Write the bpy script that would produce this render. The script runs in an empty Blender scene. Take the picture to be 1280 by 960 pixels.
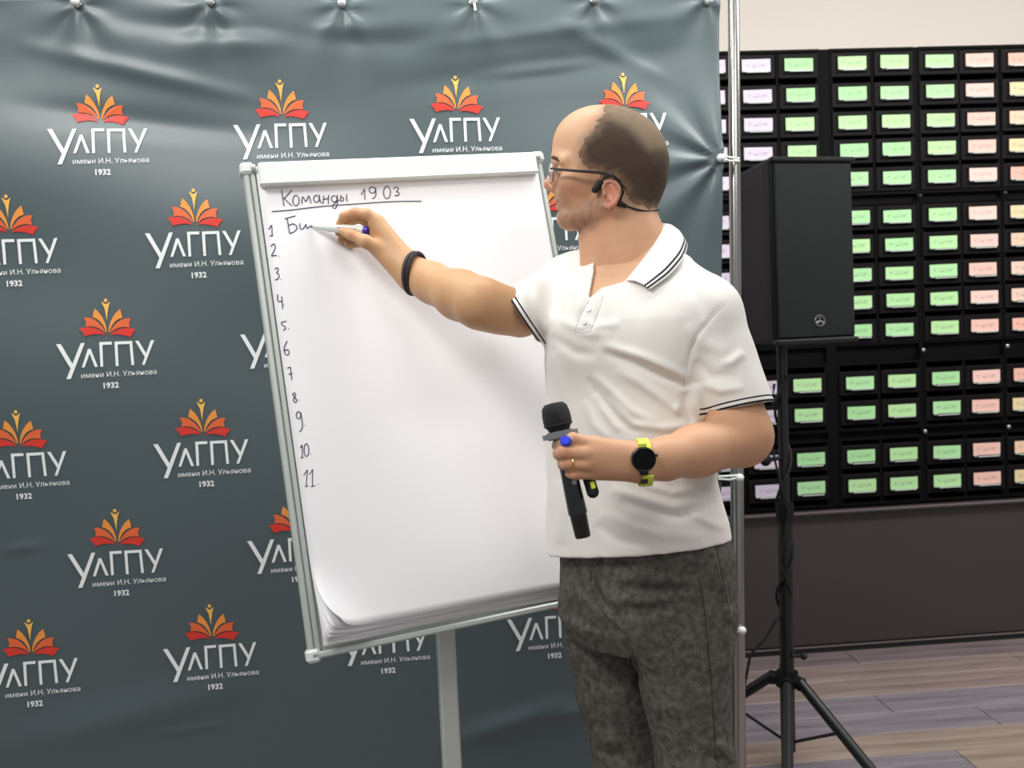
import bpy, math, random
import numpy as np
from mathutils import Vector, Matrix
from mathutils.bvhtree import BVHTree
random.seed(7); rng = np.random.default_rng(7)
scene = bpy.context.scene
COL = scene.collection

# ------------------------------------------------------------------ camera
F_PX = 1150.0; EYE = 1.40
PITCH = math.atan(63 / F_PX); ROLL = math.atan(.045)
fwd = np.array([0, math.cos(PITCH), -math.sin(PITCH)])
up0 = np.array([0, math.sin(PITCH), math.cos(PITCH)]); rt0 = np.array([1., 0, 0])
RT = math.cos(ROLL) * rt0 - math.sin(ROLL) * up0
UP = math.sin(ROLL) * rt0 + math.cos(ROLL) * up0
O = np.array([0, 0, EYE])
cd = bpy.data.cameras.new('camera'); cam = bpy.data.objects.new('camera', cd); COL.objects.link(cam)
cd.sensor_fit = 'HORIZONTAL'; cd.sensor_width = 36; cd.lens = F_PX / 1280 * 36; cd.clip_start = .05
cam.matrix_world = Matrix(((RT[0], UP[0], -fwd[0], 0), (RT[1], UP[1], -fwd[1], 0), (RT[2], UP[2], -fwd[2], EYE), (0, 0, 0, 1)))
cd.dof.use_dof = True; cd.dof.focus_distance = 1.72; cd.dof.aperture_fstop = 5.6
scene.camera = cam

# ------------------------------------------------------------------ world, lights, exposure
scene.view_settings.view_transform = 'Standard'; scene.view_settings.look = 'None'
scene.view_settings.exposure = 0.0; scene.view_settings.gamma = 1.0; scene.view_settings.use_curve_mapping = False
w = bpy.data.worlds.new('world'); scene.world = w; w.use_nodes = True
w.node_tree.nodes['Background'].inputs[0].default_value = (.93, .97, 1, 1)
w.node_tree.nodes['Background'].inputs[1].default_value = .35
def area(name, loc, sx, sy, power, target, col=(1, 1, 1)):
    l = bpy.data.lights.new(name, 'AREA'); l.shape = 'RECTANGLE'; l.size = sx; l.size_y = sy; l.energy = power; l.color = col
    o = bpy.data.objects.new(name, l); COL.objects.link(o); o.location = loc
    o.rotation_euler = (Vector(target) - Vector(loc)).to_track_quat('-Z', 'Y').to_euler()
    return o
area('ceiling_panel_light', (-1.1, .45, 2.95), .75, .5, 31, (-.25, 1.9, 1.2), (1, .98, .95))
area('ceiling_panel_light', (-.45, 1.95, 3.1), 2.8, .30, 36, (-.4, 2.4, 1.7), (.95, 1, .99))
area('ceiling_panel_light', (1.2, -.3, 2.95), 1.2, .6, 14, (.5, 1.6, 1.2), (1, .98, .95))
area('ceiling_panel_light', (2.2, 2.2, 3.0), 3.0, .6, 58, (2.0, 3.4, .6), (1, .97, .94))

# ------------------------------------------------------------------ helpers
def P(x, y, D): return O + D * (fwd + (x - 640) / F_PX * RT - (y - 480) / F_PX * UP)
def ray(x, y): return fwd + (x - 640) / F_PX * RT - (y - 480) / F_PX * UP
def proj(p):
    d = np.asarray(p) - O; z = d @ fwd
    return 640 + F_PX * (d @ RT) / z, 480 - F_PX * (d @ UP) / z
def lin(c):
    c = [v / 255 for v in c]
    return tuple((v / 12.92 if v <= .04045 else ((v + .055) / 1.055) ** 2.4) for v in c) + (1,)
def mat(name, rgb, rough=.5, metal=0, spec=.5, noise=0, nscale=20, bump=0, bscale=200, rgb2=None, alpha=None, trans=0, coat=0, sss=0):
    m = bpy.data.materials.new(name); m.use_nodes = True; nt = m.node_tree; b = nt.nodes['Principled BSDF']
    b.inputs['Base Color'].default_value = lin(rgb); b.inputs['Roughness'].default_value = rough
    b.inputs['Metallic'].default_value = metal; b.inputs['Specular IOR Level'].default_value = spec
    b.inputs['Transmission Weight'].default_value = trans; b.inputs['Coat Weight'].default_value = coat
    tc = nt.nodes.new('ShaderNodeTexCoord')
    if noise:
        n = nt.nodes.new('ShaderNodeTexNoise'); n.inputs['Scale'].default_value = nscale; n.inputs['Detail'].default_value = 5
        nt.links.new(tc.outputs['Object'], n.inputs['Vector'])
        mx = nt.nodes.new('ShaderNodeMix'); mx.data_type = 'RGBA'
        mr = nt.nodes.new('ShaderNodeMapRange'); mr.inputs[1].default_value = .35; mr.inputs[2].default_value = .65; mr.inputs[4].default_value = noise
        nt.links.new(n.outputs['Fac'], mr.inputs[0]); nt.links.new(mr.outputs[0], mx.inputs['Factor'])
        mx.inputs['A'].default_value = lin(rgb); mx.inputs['B'].default_value = lin(rgb2 or [v * .7 for v in rgb])
        nt.links.new(mx.outputs['Result'], b.inputs['Base Color'])
    if bump:
        n2 = nt.nodes.new('ShaderNodeTexNoise'); n2.inputs['Scale'].default_value = bscale; n2.inputs['Detail'].default_value = 3
        nt.links.new(tc.outputs['Object'], n2.inputs['Vector'])
        bp = nt.nodes.new('ShaderNodeBump'); bp.inputs['Strength'].default_value = bump; bp.inputs['Distance'].default_value = .002
        nt.links.new(n2.outputs['Fac'], bp.inputs['Height']); nt.links.new(bp.outputs[0], b.inputs['Normal'])
    if sss:
        b.inputs['Subsurface Weight'].default_value = sss; b.inputs['Subsurface Radius'].default_value = (.6, .25, .15); b.inputs['Subsurface Scale'].default_value = .01
    return m
def link(o, parent=None):
    COL.objects.link(o)
    if parent is not None: o.parent = parent
    return o
def meshobj(name, V, Fs, material=None, parent=None, smooth=False, mats=None, mi=None):
    me = bpy.data.meshes.new(name); me.from_pydata([tuple(v) for v in V], [], [tuple(f) for f in Fs])
    for m in (mats or ([material] if material else [])): me.materials.append(m)
    if mi is not None: me.polygons.foreach_set('material_index', np.array(mi, dtype=np.int32))
    if smooth: me.polygons.foreach_set('use_smooth', np.ones(len(me.polygons), dtype=bool))
    me.update()
    return link(bpy.data.objects.new(name, me), parent)
def tag(o, label=None, cat=None, group=None, kind=None):
    if label: o['label'] = label
    if cat: o['category'] = cat
    if group: o['group'] = group
    if kind: o['kind'] = kind
    return o
def empty(name, label, cat, loc=(0, 0, 0), group=None):
    o = bpy.data.objects.new(name, None); o.location = loc; o.empty_display_size = .05; COL.objects.link(o)
    return tag(o, label, cat, group)
def setparent(o, p):
    o.parent = p; o.matrix_parent_inverse = Matrix.Translation(-Vector(p.location))
    return o
class MB:
    """collects shapes for ONE mesh"""
    def __init__(s): s.V = []; s.F = []; s.M = []
    def add(s, V, F, m=0):
        n = len(s.V); s.V += [tuple(v) for v in V]; s.F += [tuple(i + n for i in f) for f in F]; s.M += [m] * len(F)
    def box(s, c, sz, ax=None, bev=0, m=0):
        c = np.array(c, float); hx, hy, hz = [v / 2 for v in sz]
        ax = np.eye(3) if ax is None else np.array(ax, float)
        if bev <= 0:
            pts = [(sx * hx, sy * hy, sz_ * hz) for sx in (-1, 1) for sy in (-1, 1) for sz_ in (-1, 1)]
            Fs = [(0, 1, 3, 2), (4, 6, 7, 5), (0, 4, 5, 1), (2, 3, 7, 6), (0, 2, 6, 4), (1, 5, 7, 3)]
            s.add([c + p[0] * ax[0] + p[1] * ax[1] + p[2] * ax[2] for p in pts], Fs, m); return
        b = min(bev, hx * .95, hy * .95, hz * .95); V = []; idx = {}
        for sx in (-1, 1):
            for sy in (-1, 1):
                for sq in (-1, 1):
                    for k, p in enumerate(((hx, hy - b, hz - b), (hx - b, hy, hz - b), (hx - b, hy - b, hz))):
                        idx[(sx, sy, sq, k)] = len(V); V.append(c + sx * p[0] * ax[0] + sy * p[1] * ax[1] + sq * p[2] * ax[2])
        Fs = []
        for q in (-1, 1):
            Fs.append([idx[(q, a, b2, 0)] for a, b2 in ((-1, -1), (1, -1), (1, 1), (-1, 1))])
            Fs.append([idx[(a, q, b2, 1)] for a, b2 in ((-1, -1), (1, -1), (1, 1), (-1, 1))])
            Fs.append([idx[(a, b2, q, 2)] for a, b2 in ((-1, -1), (1, -1), (1, 1), (-1, 1))])
            for r in (-1, 1):
                Fs.append([idx[(q, r, -1, 0)], idx[(q, r, 1, 0)], idx[(q, r, 1, 1)], idx[(q, r, -1, 1)]])
                Fs.append([idx[(q, -1, r, 0)], idx[(q, 1, r, 0)], idx[(q, 1, r, 2)], idx[(q, -1, r, 2)]])
                Fs.append([idx[(-1, q, r, 1)], idx[(1, q, r, 1)], idx[(1, q, r, 2)], idx[(-1, q, r, 2)]])
        for a in (-1, 1):
            for b2 in (-1, 1):
                for c2 in (-1, 1): Fs.append([idx[(a, b2, c2, k)] for k in range(3)])
        s.add(V, Fs, m)
    def tube(s, pts, r, n=12, cap=True, m=0, sq=None):
        pts = [np.array(p, float) for p in pts]; rr = r if hasattr(r, '__len__') else [r] * len(pts)
        V = []; prev = None
        for i, p in enumerate(pts):
            t = pts[min(i + 1, len(pts) - 1)] - pts[max(i - 1, 0)]; t = t / (np.linalg.norm(t) + 1e-12)
            if prev is None:
                a = np.array([0, 0, 1.]) if abs(t[2]) < .9 else np.array([1., 0, 0]); u = np.cross(t, a)
            else: u = prev - t * (prev @ t)
            u /= np.linalg.norm(u) + 1e-12; prev = u; v = np.cross(t, u)
            for k in range(n):
                an = 2 * math.pi * k / n; V.append(p + rr[i] * (math.cos(an) * u + math.sin(an) * v * (sq or 1)))
        Fs = []
        for i in range(len(pts) - 1):
            for k in range(n):
                k2 = (k + 1) % n; Fs.append((i * n + k, i * n + k2, (i + 1) * n + k2, (i + 1) * n + k))
        if cap: Fs.append(tuple(range(n))[::-1]); Fs.append(tuple((len(pts) - 1) * n + k for k in range(n)))
        s.add(V, Fs, m)
    def ring(s, c, ax, R, r, n=40, k=10, e=(1, 1), m=0, arc=(0, 2 * math.pi), u0=None):
        ax = np.array(ax, float); ax /= np.linalg.norm(ax); a = np.array(u0 if u0 is not None else ([0, 0, 1.] if abs(ax[2]) < .9 else [1., 0, 0]), float)
        u = a - ax * (a @ ax); u /= np.linalg.norm(u); v = np.cross(ax, u); full = abs(arc[1] - arc[0] - 2 * math.pi) < 1e-6
        V = []; N = n if full else n + 1
        for i in range(N):
            t = arc[0] + (arc[1] - arc[0]) * i / n; d = math.cos(t) * u * e[0] + math.sin(t) * v * e[1]
            for j in range(k):
                q = 2 * math.pi * j / k; dn = d / np.linalg.norm(d)
                V.append(np.array(c) + R * d + r * (math.cos(q) * dn + math.sin(q) * ax))
        Fs = []
        for i in range(n):
            i2 = (i + 1) % N
            for j in range(k): j2 = (j + 1) % k; Fs.append((i * k + j, i2 * k + j, i2 * k + j2, i * k + j2))
        s.add(V, Fs, m)
    def ball(s, c, r, n=10, sc=(1, 1, 1), m=0):
        V = []; Fs = []
        for i in range(n + 1):
            th = math.pi * i / n
            for j in range(2 * n):
                ph = math.pi * j / n; V.append(np.array(c) + r * np.array([math.sin(th) * math.cos(ph) * sc[0], math.sin(th) * math.sin(ph) * sc[1], math.cos(th) * sc[2]]))
        for i in range(n):
            for j in range(2 * n):
                j2 = (j + 1) % (2 * n); Fs.append((i * 2 * n + j, (i + 1) * 2 * n + j, (i + 1) * 2 * n + j2, i * 2 * n + j2))
        s.add(V, Fs, m)
    def build(s, name, material=None, parent=None, smooth=False, mats=None):
        o = meshobj(name, s.V, s.F, material, None, smooth, mats, s.M if mats else None)
        if smooth:
            o.data.set_sharp_from_angle(angle=math.radians(38))
        if parent is not None: setparent(o, parent)
        return o

# ------------------------------------------------------------------ materials
M_wall = mat('painted_wall', (238, 228, 216), .8, noise=.15, nscale=3, rgb2=(228, 218, 206))
M_steel = mat('polished_steel', (172, 170, 166), .22, 1)
M_white = mat('white_lacquer', (226, 230, 224), .4)
M_whitepl = mat('white_plastic', (226, 231, 226), .4)
M_alu = mat('anodised_aluminium', (196, 202, 196), .4, .35)
M_paper = mat('paper', (244, 242, 244), .85, spec=.2, noise=.1, nscale=4, rgb2=(238, 236, 240))
M_ink = mat('marker_ink', (70, 72, 92), .6)
M_black = mat('black_plastic', (12, 13, 14), .5, spec=.3, bump=.15, bscale=900)
M_blackm = mat('black_metal', (17, 19, 20), .38)
M_grille = mat('black_grille', (17, 20, 21), .6, spec=.3, bump=.5, bscale=1400)
M_cab = mat('cabinet_black', (9, 8, 8), .7, spec=.12, noise=.5, nscale=6, rgb2=(7, 6, 6))
M_drawer = mat('drawer_front', (16, 12, 13), .6, spec=.18, noise=.5, nscale=9, rgb2=(12, 9, 10))
M_panel = mat('dark_panel', (66, 57, 57), .5, noise=.5, nscale=1.5, rgb2=(58, 52, 52))
M_edge = mat('edge_trim', (118, 108, 108), .4)
M_rubber = mat('rubber', (16, 16, 17), .7)

# ------------------------------------------------------------------ setting: floor, walls
def onfloor(x, y):
    d = ray(x, y); return O + d * EYE / -d[2]
WA = onfloor(930, 822); WB = onfloor(1280, 797)
wyaw = math.atan2(WB[1] - WA[1], WB[0] - WA[0])
RW = np.array([math.cos(wyaw), math.sin(wyaw), 0]); NW = np.array([math.sin(wyaw), -math.cos(wyaw), 0])   # NW points into the room
ZZ = np.array([0, 0, 1.])
AXW = (RW, NW, ZZ)
def WP(s, z, out=0): return WA + RW * s + NW * out + ZZ * z
mb = MB(); mb.box(WP(.65, -.035, 2.9), (8.8, 5.9, .04), AXW); tag(mb.build('floor', mat('subfloor', (70, 62, 58), .8)), kind='structure')
floor = bpy.data.objects['floor']
pm = []
for i, (a, b) in enumerate((((172, 152, 146), (126, 108, 104)), ((160, 142, 136), (114, 98, 96)), ((156, 146, 152), (116, 108, 116)), ((180, 160, 148), (136, 118, 108)), ((148, 132, 132), (106, 92, 94)))):
    m = mat('laminate_plank', a, .38, noise=1, nscale=1, rgb2=b)
    nt = m.node_tree; n = nt.nodes['Noise Texture']; tc = nt.nodes['Texture Coordinate']
    mp = nt.nodes.new('ShaderNodeMapping'); mp.inputs['Scale'].default_value = (1.6, 24, 1)
    nt.links.new(tc.outputs['Object'], mp.inputs['Vector']); nt.links.new(mp.outputs[0], n.inputs['Vector'])
    n.inputs['Detail'].default_value = 8; n.inputs['Roughness'].default_value = .65
    pm.append(m)
PW, PL = .155, 1.25
pmesh = []
for m in pm:
    b = MB(); b.box((0, 0, 0), (PL - .003, PW - .003, .012), bev=.0015)
    me = bpy.data.meshes.new('floor_plank'); me.from_pydata(b.V, [], b.F); me.materials.append(m); pmesh.append(me)
cnt = 0
for r in range(37):
    off = random.random() * PL
    for c in range(-3, 5):
        o = bpy.data.objects.new('floor_plank', pmesh[random.randrange(5)]); COL.objects.link(o)
        ctr = WP(c * PL + off - .6, -.006, .08 + r * PW)
        o.location = ctr; o.rotation_euler = (0, 0, wyaw + (math.pi if random.random() < .5 else 0)); o.parent = floor; cnt += 1

mb = MB(); c = WP(.6, 1.6, -.52); mb.box(c, (9.4, .1, 3.3), AXW); tag(mb.build('wall_back', M_wall), kind='structure')

# ------------------------------------------------------------------ the wall of black drawer cabinets
rows = [2.439, 2.316, 2.2, 2.087, 1.971, 1.814, 1.698, 1.58, 1.467, 1.347, 1.133, 1.009, .824, .702]
units = [(-.43, -.25, 'w', 'w'), (-.065 - .0, .124, 'w', 'l'), ]
# (left column centre, right column centre, colours)
units = [((-.62, -.44), 'll'), ((-.245, -.065), 'll'), ((.124, .303), 'lg'), ((.523, .703), 'gg'), ((.895, 1.068), 'gp'), ((1.248, 1.42), 'cp'), ((1.61, 1.79), 'cc')]
CC = {'l': [(228, 212, 230), (220, 208, 226)], 'g': [(188, 236, 170), (182, 234, 172), (192, 236, 170), (176, 232, 166)], 'p': [(250, 206, 194), (248, 200, 186), (252, 212, 200)], 'c': [(244, 206, 178), (236, 214, 170), (242, 188, 170), (240, 208, 190)]}
def cardmat(rgb):
    m = mat('label_card', rgb, .6, noise=0); nt = m.node_tree; b = nt.nodes['Principled BSDF']
    tc = nt.nodes['Texture Coordinate']; mp = nt.nodes.new('ShaderNodeMapping'); mp.inputs['Scale'].default_value = (60, 1, 150)
    n = nt.nodes.new('ShaderNodeTexNoise'); n.inputs['Scale'].default_value = 1; nt.links.new(tc.outputs['Object'], mp.inputs[0]); nt.links.new(mp.outputs[0], n.inputs['Vector'])
    # a faint printed line across the middle of the card
    sx = nt.nodes.new('ShaderNodeSeparateXYZ'); nt.links.new(tc.outputs['Object'], sx.inputs[0])
    ab = nt.nodes.new('ShaderNodeMath'); ab.operation = 'ABSOLUTE'; nt.links.new(sx.outputs['Z'], ab.inputs[0])
    lt = nt.nodes.new('ShaderNodeMath'); lt.operation = 'LESS_THAN'; lt.inputs[1].default_value = .008; nt.links.new(ab.outputs[0], lt.inputs[0])
    ax = nt.nodes.new('ShaderNodeMath'); ax.operation = 'ABSOLUTE'; nt.links.new(sx.outputs['X'], ax.inputs[0])
    l2 = nt.nodes.new('ShaderNodeMath'); l2.operation = 'LESS_THAN'; l2.inputs[1].default_value = .042; nt.links.new(ax.outputs[0], l2.inputs[0])
    mu = nt.nodes.new('ShaderNodeMath'); mu.operation = 'MULTIPLY'; nt.links.new(lt.outputs[0], mu.inputs[0]); nt.links.new(l2.outputs[0], mu.inputs[1])
    gt = nt.nodes.new('ShaderNodeMapRange'); gt.inputs[1].default_value = .47; gt.inputs[2].default_value = .56; gt.inputs[4].default_value = .45; nt.links.new(n.outputs['Fac'], gt.inputs[0])
    m3 = nt.nodes.new('ShaderNodeMath'); m3.operation = 'MULTIPLY'; nt.links.new(mu.outputs[0], m3.inputs[0]); nt.links.new(gt.outputs[0], m3.inputs[1])
    mx = nt.nodes.new('ShaderNodeMix'); mx.data_type = 'RGBA'; mx.inputs['A'].default_value = lin(rgb); mx.inputs['B'].default_value = lin([v * .62 for v in rgb])
    nt.links.new(m3.outputs[0], mx.inputs['Factor']); nt.links.new(mx.outputs['Result'], b.inputs['Base Color'])
    return m
cardmesh = {}
for k, L in CC.items():
    cardmesh[k] = []
    for rgb in L:
        b = MB(); b.box((0, 0, 0), (.118, .003, .050)); me = bpy.data.meshes.new('label_card'); me.from_pydata(b.V, [], b.F); me.materials.append(cardmat(rgb)); cardmesh[k].append(me)
b = MB(); b.box((0, 0, 0), (.166, .018, .100), bev=.003); b.box((0, -.012, -.030), (.128, .008, .004)); b.box((0, -.012, .030), (.128, .008, .003))
me_dr = bpy.data.meshes.new('drawer'); me_dr.from_pydata(b.V, [], b.F); me_dr.materials.append(M_drawer)
M_holder = mat('clear_holder', (196, 204, 196), .2, alpha=None)
b = MB(); b.box((.006, -.006, -.0265), (.092, .005, .005)); b.box((-.05, -.004, -.023), (.014, .004, .005))
me_ho = bpy.data.meshes.new('label_holder'); me_ho.from_pydata(b.V, [], b.F); me_ho.materials.append(M_holder)
order = ['fully behind the backdrop', 'with white labels, just showing past the backdrop edge', 'with a lilac label column and a green one, behind the speaker', 'with two green label columns, right beside the loudspeaker', 'with a green column left of a pink one', 'with cream and pink labels at the right picture edge', 'beyond the right picture edge']
rotW = (0, 0, wyaw)
def blocks(): return [(1.905, 2.50), (1.285, 1.875), (.93, 1.215), (.615, .90)]
for ui, ((s0, s1), cc) in enumerate(units):
    base = WP((s0 + s1) / 2, 0, 0)
    t = empty('drawer_cabinet', 'tall black drawer cabinet ' + order[ui], 'cabinet', tuple(base), 'black label-drawer cabinets along the wall')
    L = s0 - .0885; R = s1 + .0870
    cb = MB()
    for z0, z1 in blocks():
        cb.box(WP((L + R) / 2, (z0 + z1) / 2, -.26), (R - L, .012, z1 - z0), AXW)
        for sx in (L + .006, R - .006, (s0 + s1) / 2): cb.box(WP(sx, (z0 + z1) / 2, -.13), (.010, .26, z1 - z0), AXW)
        for z in (z0 + .005, z1 - .005): cb.box(WP((L + R) / 2, z, -.13), (R - L, .262, .012), AXW)
    for z0, z1 in ((1.875, 1.905), (1.215, 1.285), (.90, .93)): cb.box(WP((L + R) / 2, (z0 + z1) / 2, -.14), (R - L, .24, z1 - z0 + .002), AXW)
    cb.build('carcass', M_cab, t)
    if ui + 1 < len(units):
        nl = units[ui + 1][0][0] - .0885
        if nl - R > .004: fb = MB(); fb.box(WP((R + nl) / 2, 1.5575, -.012), (nl - R - .001, .02, 1.885), AXW); fb.build('filler_panel', M_cab, t)
    for z in (1.255, .915, 1.89):
        kb = MB(); q = WP(R + .004 if ui != 2 else L + .02, z, .012); kb.tube([q - NW * .02, q + NW * .008], .006, 10); kb.ball(q + NW * .01, .011, 6); kb.build('knob', M_steel if z != 1.89 else M_blackm, t, True)
    for ci, s in enumerate((s0, s1)):
        for z in rows:
            d = link(bpy.data.objects.new('drawer', me_dr), t); d.location = Vector(WP(s + random.uniform(-.002, .002), z - .004, -.004 + random.uniform(-.003, .003))) - Vector(base); d.rotation_euler = (0, 0, wyaw)
            k = cc[ci]; card = link(bpy.data.objects.new('label_card', random.choice(cardmesh[k])), d); card.location = (random.uniform(-.003, .003), -.017, .004 + random.uniform(-.002, .002)); card.rotation_euler = (0, random.uniform(-.012, .012), 0)
            ho = link(bpy.data.objects.new('label_holder', me_ho), d); ho.location = (0, -.0175, .002)
# low plinth run below the cabinets
t = empty('low_plinth_bench', 'long dark brown panelled plinth under the drawer cabinets', 'plinth', tuple(WP(.6, 0, 0)))
b = MB(); b.box(WP(.6, .315, -.015), (2.9, .03, .565), AXW, bev=.002); b.build('front_panel', M_panel, t)
b = MB(); b.box(WP(.6, .598, -.12), (2.9, .30, .014), AXW); b.build('top_ledge', M_panel, t)
b = MB(); b.box(WP(.6, .602, .031), (2.9, .004, .008), AXW); b.build('edge_strip', M_edge, t)
b = MB(); b.box(WP(.6, .011, -.02), (2.9, .05, .022), AXW); b.build('kick_board', M_rubber, t)
b = MB(); b.box(WP(.6, .0255, .006), (2.9, .006, .006), AXW); b.build('edge_strip', M_edge, t)

# ------------------------------------------------------------------ press-wall banner
D0 = 2.25
A0 = P(0, 430, D0); B0 = P(900, 400, D0 * 1.093)
RB = B0 - A0; RB[2] = 0; RB /= np.linalg.norm(RB); NB = np.array([RB[1], -RB[0], 0])   # towards the camera
def hitB(x, y):
    d = ray(x, y); t = ((A0 - O) @ NB) / (d @ NB); p = O + d * t; return (p - A0) @ RB, p[2]
uR0, zTR = hitB(902, 2); uR1, zBR = hitB(902, 960)
tie_uv = [hitB(*q) for q in ((897, 200), (898, 597), (900, 788))]
top_uv = [hitB(*q) for q in ((-70, 8), (98, 6), (265, 6), (428, 8), (591, 5), (742, -1), (885, -4))]
ZTOP = 2.262
def redge(z): return uR1 + (uR0 - uR1) * (z - zBR) / (zTR - zBR)
UL = -.62
def fold(u, z, u0, z0, u1, z1, wd, amp):
    dx, dz = u1 - u0, z1 - z0; L2 = dx * dx + dz * dz
    t = np.clip(((u - u0) * dx + (z - z0) * dz) / L2, 0, 1)
    dd = np.hypot(u - u0 - t * dx, z - z0 - t * dz)
    return amp * np.exp(-(dd / wd) ** 2) * np.sin(np.pi * np.clip(t * .9 + .08, 0, 1))
def disp(u, z):
    u = np.asarray(u, float); z = np.asarray(z, float)
    d = .010 * np.sin(z * 11 + np.sin(u * 2.1) * 1.6 + u * .7) * np.clip((z - 1.2) / .8, 0, 1)
    d = d + .006 * np.sin(u * 2.7 + z * 5.0 + 1.0) + .003 * np.sin(u * 6.1 - z * 9.0) * np.clip((z - .6), 0, 1)
    for i, (tu, tz) in enumerate(tie_uv):
        r = np.hypot(u - tu, z - tz) + 1e-4; th = np.arctan2(z - tz, -(u - tu))
        amp = (.0085, .005, .005)[i]
        d = d + amp * np.exp(-r / .22) * np.cos(th * (9, 7, 7)[i] + .4 + i) * np.clip(r / .03, 0, 1)
    for i, (tu, tz) in enumerate(top_uv):
        r = np.hypot((u - tu), z - tz) + 1e-4; th = np.arctan2(u - tu, -(z - tz))
        d = d + .0045 * np.exp(-r / .10) * np.cos(th * 6 + i) * np.clip(r / .03, 0, 1)
    x = lambda a, b: hitB(a, b)
    for a, b, wd, amp in (((30, 55), (330, 125), .02, .006), ((120, 25), (560, 60), .025, -.007), ((200, 60), (640, 20), .03, .007), ((0, 130), (350, 170), .03, -.006), ((520, 60), (880, 15), .02, .005), ((480, 110), (880, 60), .035, -.007),
                          ((600, 95), (760, 75), .015, .005), ((700, 30), (860, 110), .02, .005), ((690, 900), (740, 880), .02, .008), ((560, 930), (740, 870), .03, .010), ((0, 940), (330, 850), .05, .006), ((0, 690), (60, 680), .012, .003), ((190, 920), (290, 905), .008, .002)):
        d = d + fold(u, z, *x(*a), *x(*b), wd, amp)
    return d
def BP(u, z, out=0):
    u = np.asarray(u, float); z = np.asarray(z, float); d = disp(u, z) + out
    return A0[None, :] * [1, 1, 0] + u[..., None] * RB + d[..., None] * NB + z[..., None] * ZZ
M_ban = mat('banner_vinyl', (75, 89, 92), .40, spec=.7, noise=.25, nscale=1.2, rgb2=(71, 84, 88), bump=.05, bscale=1500)
nu, nz = 300, 260
vv = np.linspace(.03, ZTOP, nz); VV = []; 
t_ban = empty('printed_banner', 'dark slate press-wall banner printed with repeated crest and lettering', 'banner', tuple(BP(np.array(.6), np.array(.03)).ravel()))
uu01 = np.linspace(0, 1, nu)
Zg, Tg = np.meshgrid(vv, uu01, indexing='ij'); Ug = UL + (redge(Zg) - UL) * Tg
G = BP(Ug, Zg).reshape(-1, 3)
idx = np.arange(nu * nz).reshape(nz, nu)
Fq = np.stack([idx[:-1, :-1], idx[:-1, 1:], idx[1:, 1:], idx[1:, :-1]], -1).reshape(-1, 4)
o = meshobj('vinyl_sheet', G, Fq.tolist(), M_ban, smooth=True); setparent(o, t_ban)
so = o.modifiers.new('thickness', 'SOLIDIFY'); so.thickness = .0012; so.offset = -1
# hems and eyelets
e = MB(); e2 = []
for (u, z) in list(tie_uv) + [(a, min(b, ZTOP - .015)) for a, b in top_uv]:
    q = BP(np.array(min(u, redge(z) - .012)), np.array(z), .0015).ravel(); g = MB(); g.ring(q, NB, .008, .003, 20, 8); g.build('eyelet', M_steel, t_ban, True)

# logo lettering, drawn once in local (x right, y up) pixels about the centre of '1932' and wrapped on the sheet
K = 6.856
def loc(cx, cy):
    dx = (cx - 572) / K; dy = (cy - 842) / K
    x = dx - .045 * dy; y = -(dy + .072 * dx); return x, y
letters = [[(128, 508), (167, 506), (262, 672), (243, 708)], [(330, 495), (363, 493), (243, 795), (207, 797)],
           [(335, 698), (358, 697), (409, 560), (400, 540), (388, 542)], [(388, 542), (410, 540), (467, 690), (442, 692)],
           [(482, 484), (507, 482), (511, 688), (488, 690)], [(507, 482), (585, 478), (585, 502), (507, 506)],
           [(607, 478), (632, 476), (637, 681), (614, 682)], [(632, 476), (730, 470), (730, 494), (632, 500)], [(730, 470), (753, 468), (766, 670), (743, 672)],
           [(778, 468), (806, 466), (878, 590), (864, 618)], [(908, 460), (936, 458), (853, 667), (830, 668)]]
petals = [(1, [(447, 203), (480, 232), (508, 270), (530, 315), (543, 360), (546, 403), (538, 395), (528, 365), (512, 335), (490, 308), (462, 288), (430, 275), (437, 240)]),
          (2, [(360, 278), (400, 280), (440, 293), (475, 317), (505, 350), (528, 385), (536, 408), (515, 390), (490, 372), (455, 358), (415, 352), (370, 356), (376, 318)]),
          (3, [(318, 374), (355, 364), (400, 360), (445, 367), (485, 383), (515, 403), (536, 424), (500, 416), (455, 416), (410, 424), (366, 436), (345, 402)])]
allp = []
for mi_, p in petals:
    allp.append((mi_, p)); allp.append((mi_, [(1106 - a, b - .072 * (2 * (553 - a)) * -1 * 0) for a, b in p]))
allp.append((0, [(503, 145), (517, 150), (528, 160), (541, 165), (556, 159), (566, 149), (577, 142), (563, 190), (553, 250), (548, 303), (541, 260), (530, 200)]))
allp.append((0, [(541 + 15 * math.cos(a), 133 + 15 * math.sin(a)) for a in np.linspace(0, 2 * math.pi, 14)[:-1]]))
def textgeo(body, size, bold=0):
    c = bpy.data.curves.new('t', 'FONT'); c.body = body; c.size = size; c.resolution_u = 2; c.offset = bold; c.align_x = 'CENTER'
    o = bpy.data.objects.new('t', c); COL.objects.link(o); bpy.context.view_layer.update()
    m = o.to_mesh(); V = np.array([tuple(v.co)[:2] for v in m.vertices]); Fs = [tuple(p.vertices) for p in m.polygons]
    o.to_mesh_clear(); bpy.data.objects.remove(o); return V, Fs
tv, tf = textgeo('имени И.Н. Ульянова', 1, 0)
tw = tv[:, 0].max() - tv[:, 0].min(); tv[:, 0] -= (tv[:, 0].max() + tv[:, 0].min()) / 2
x0, y0 = loc(330, 782); x1, y1 = loc(950, 748)
tv = np.column_stack([tv[:, 0] / tw * (x1 - x0) + (x0 + x1) / 2, tv[:, 1] * 8.6 + (y0 + y1) / 2])
yv, yf = textgeo('1932', 1, .03)
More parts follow.
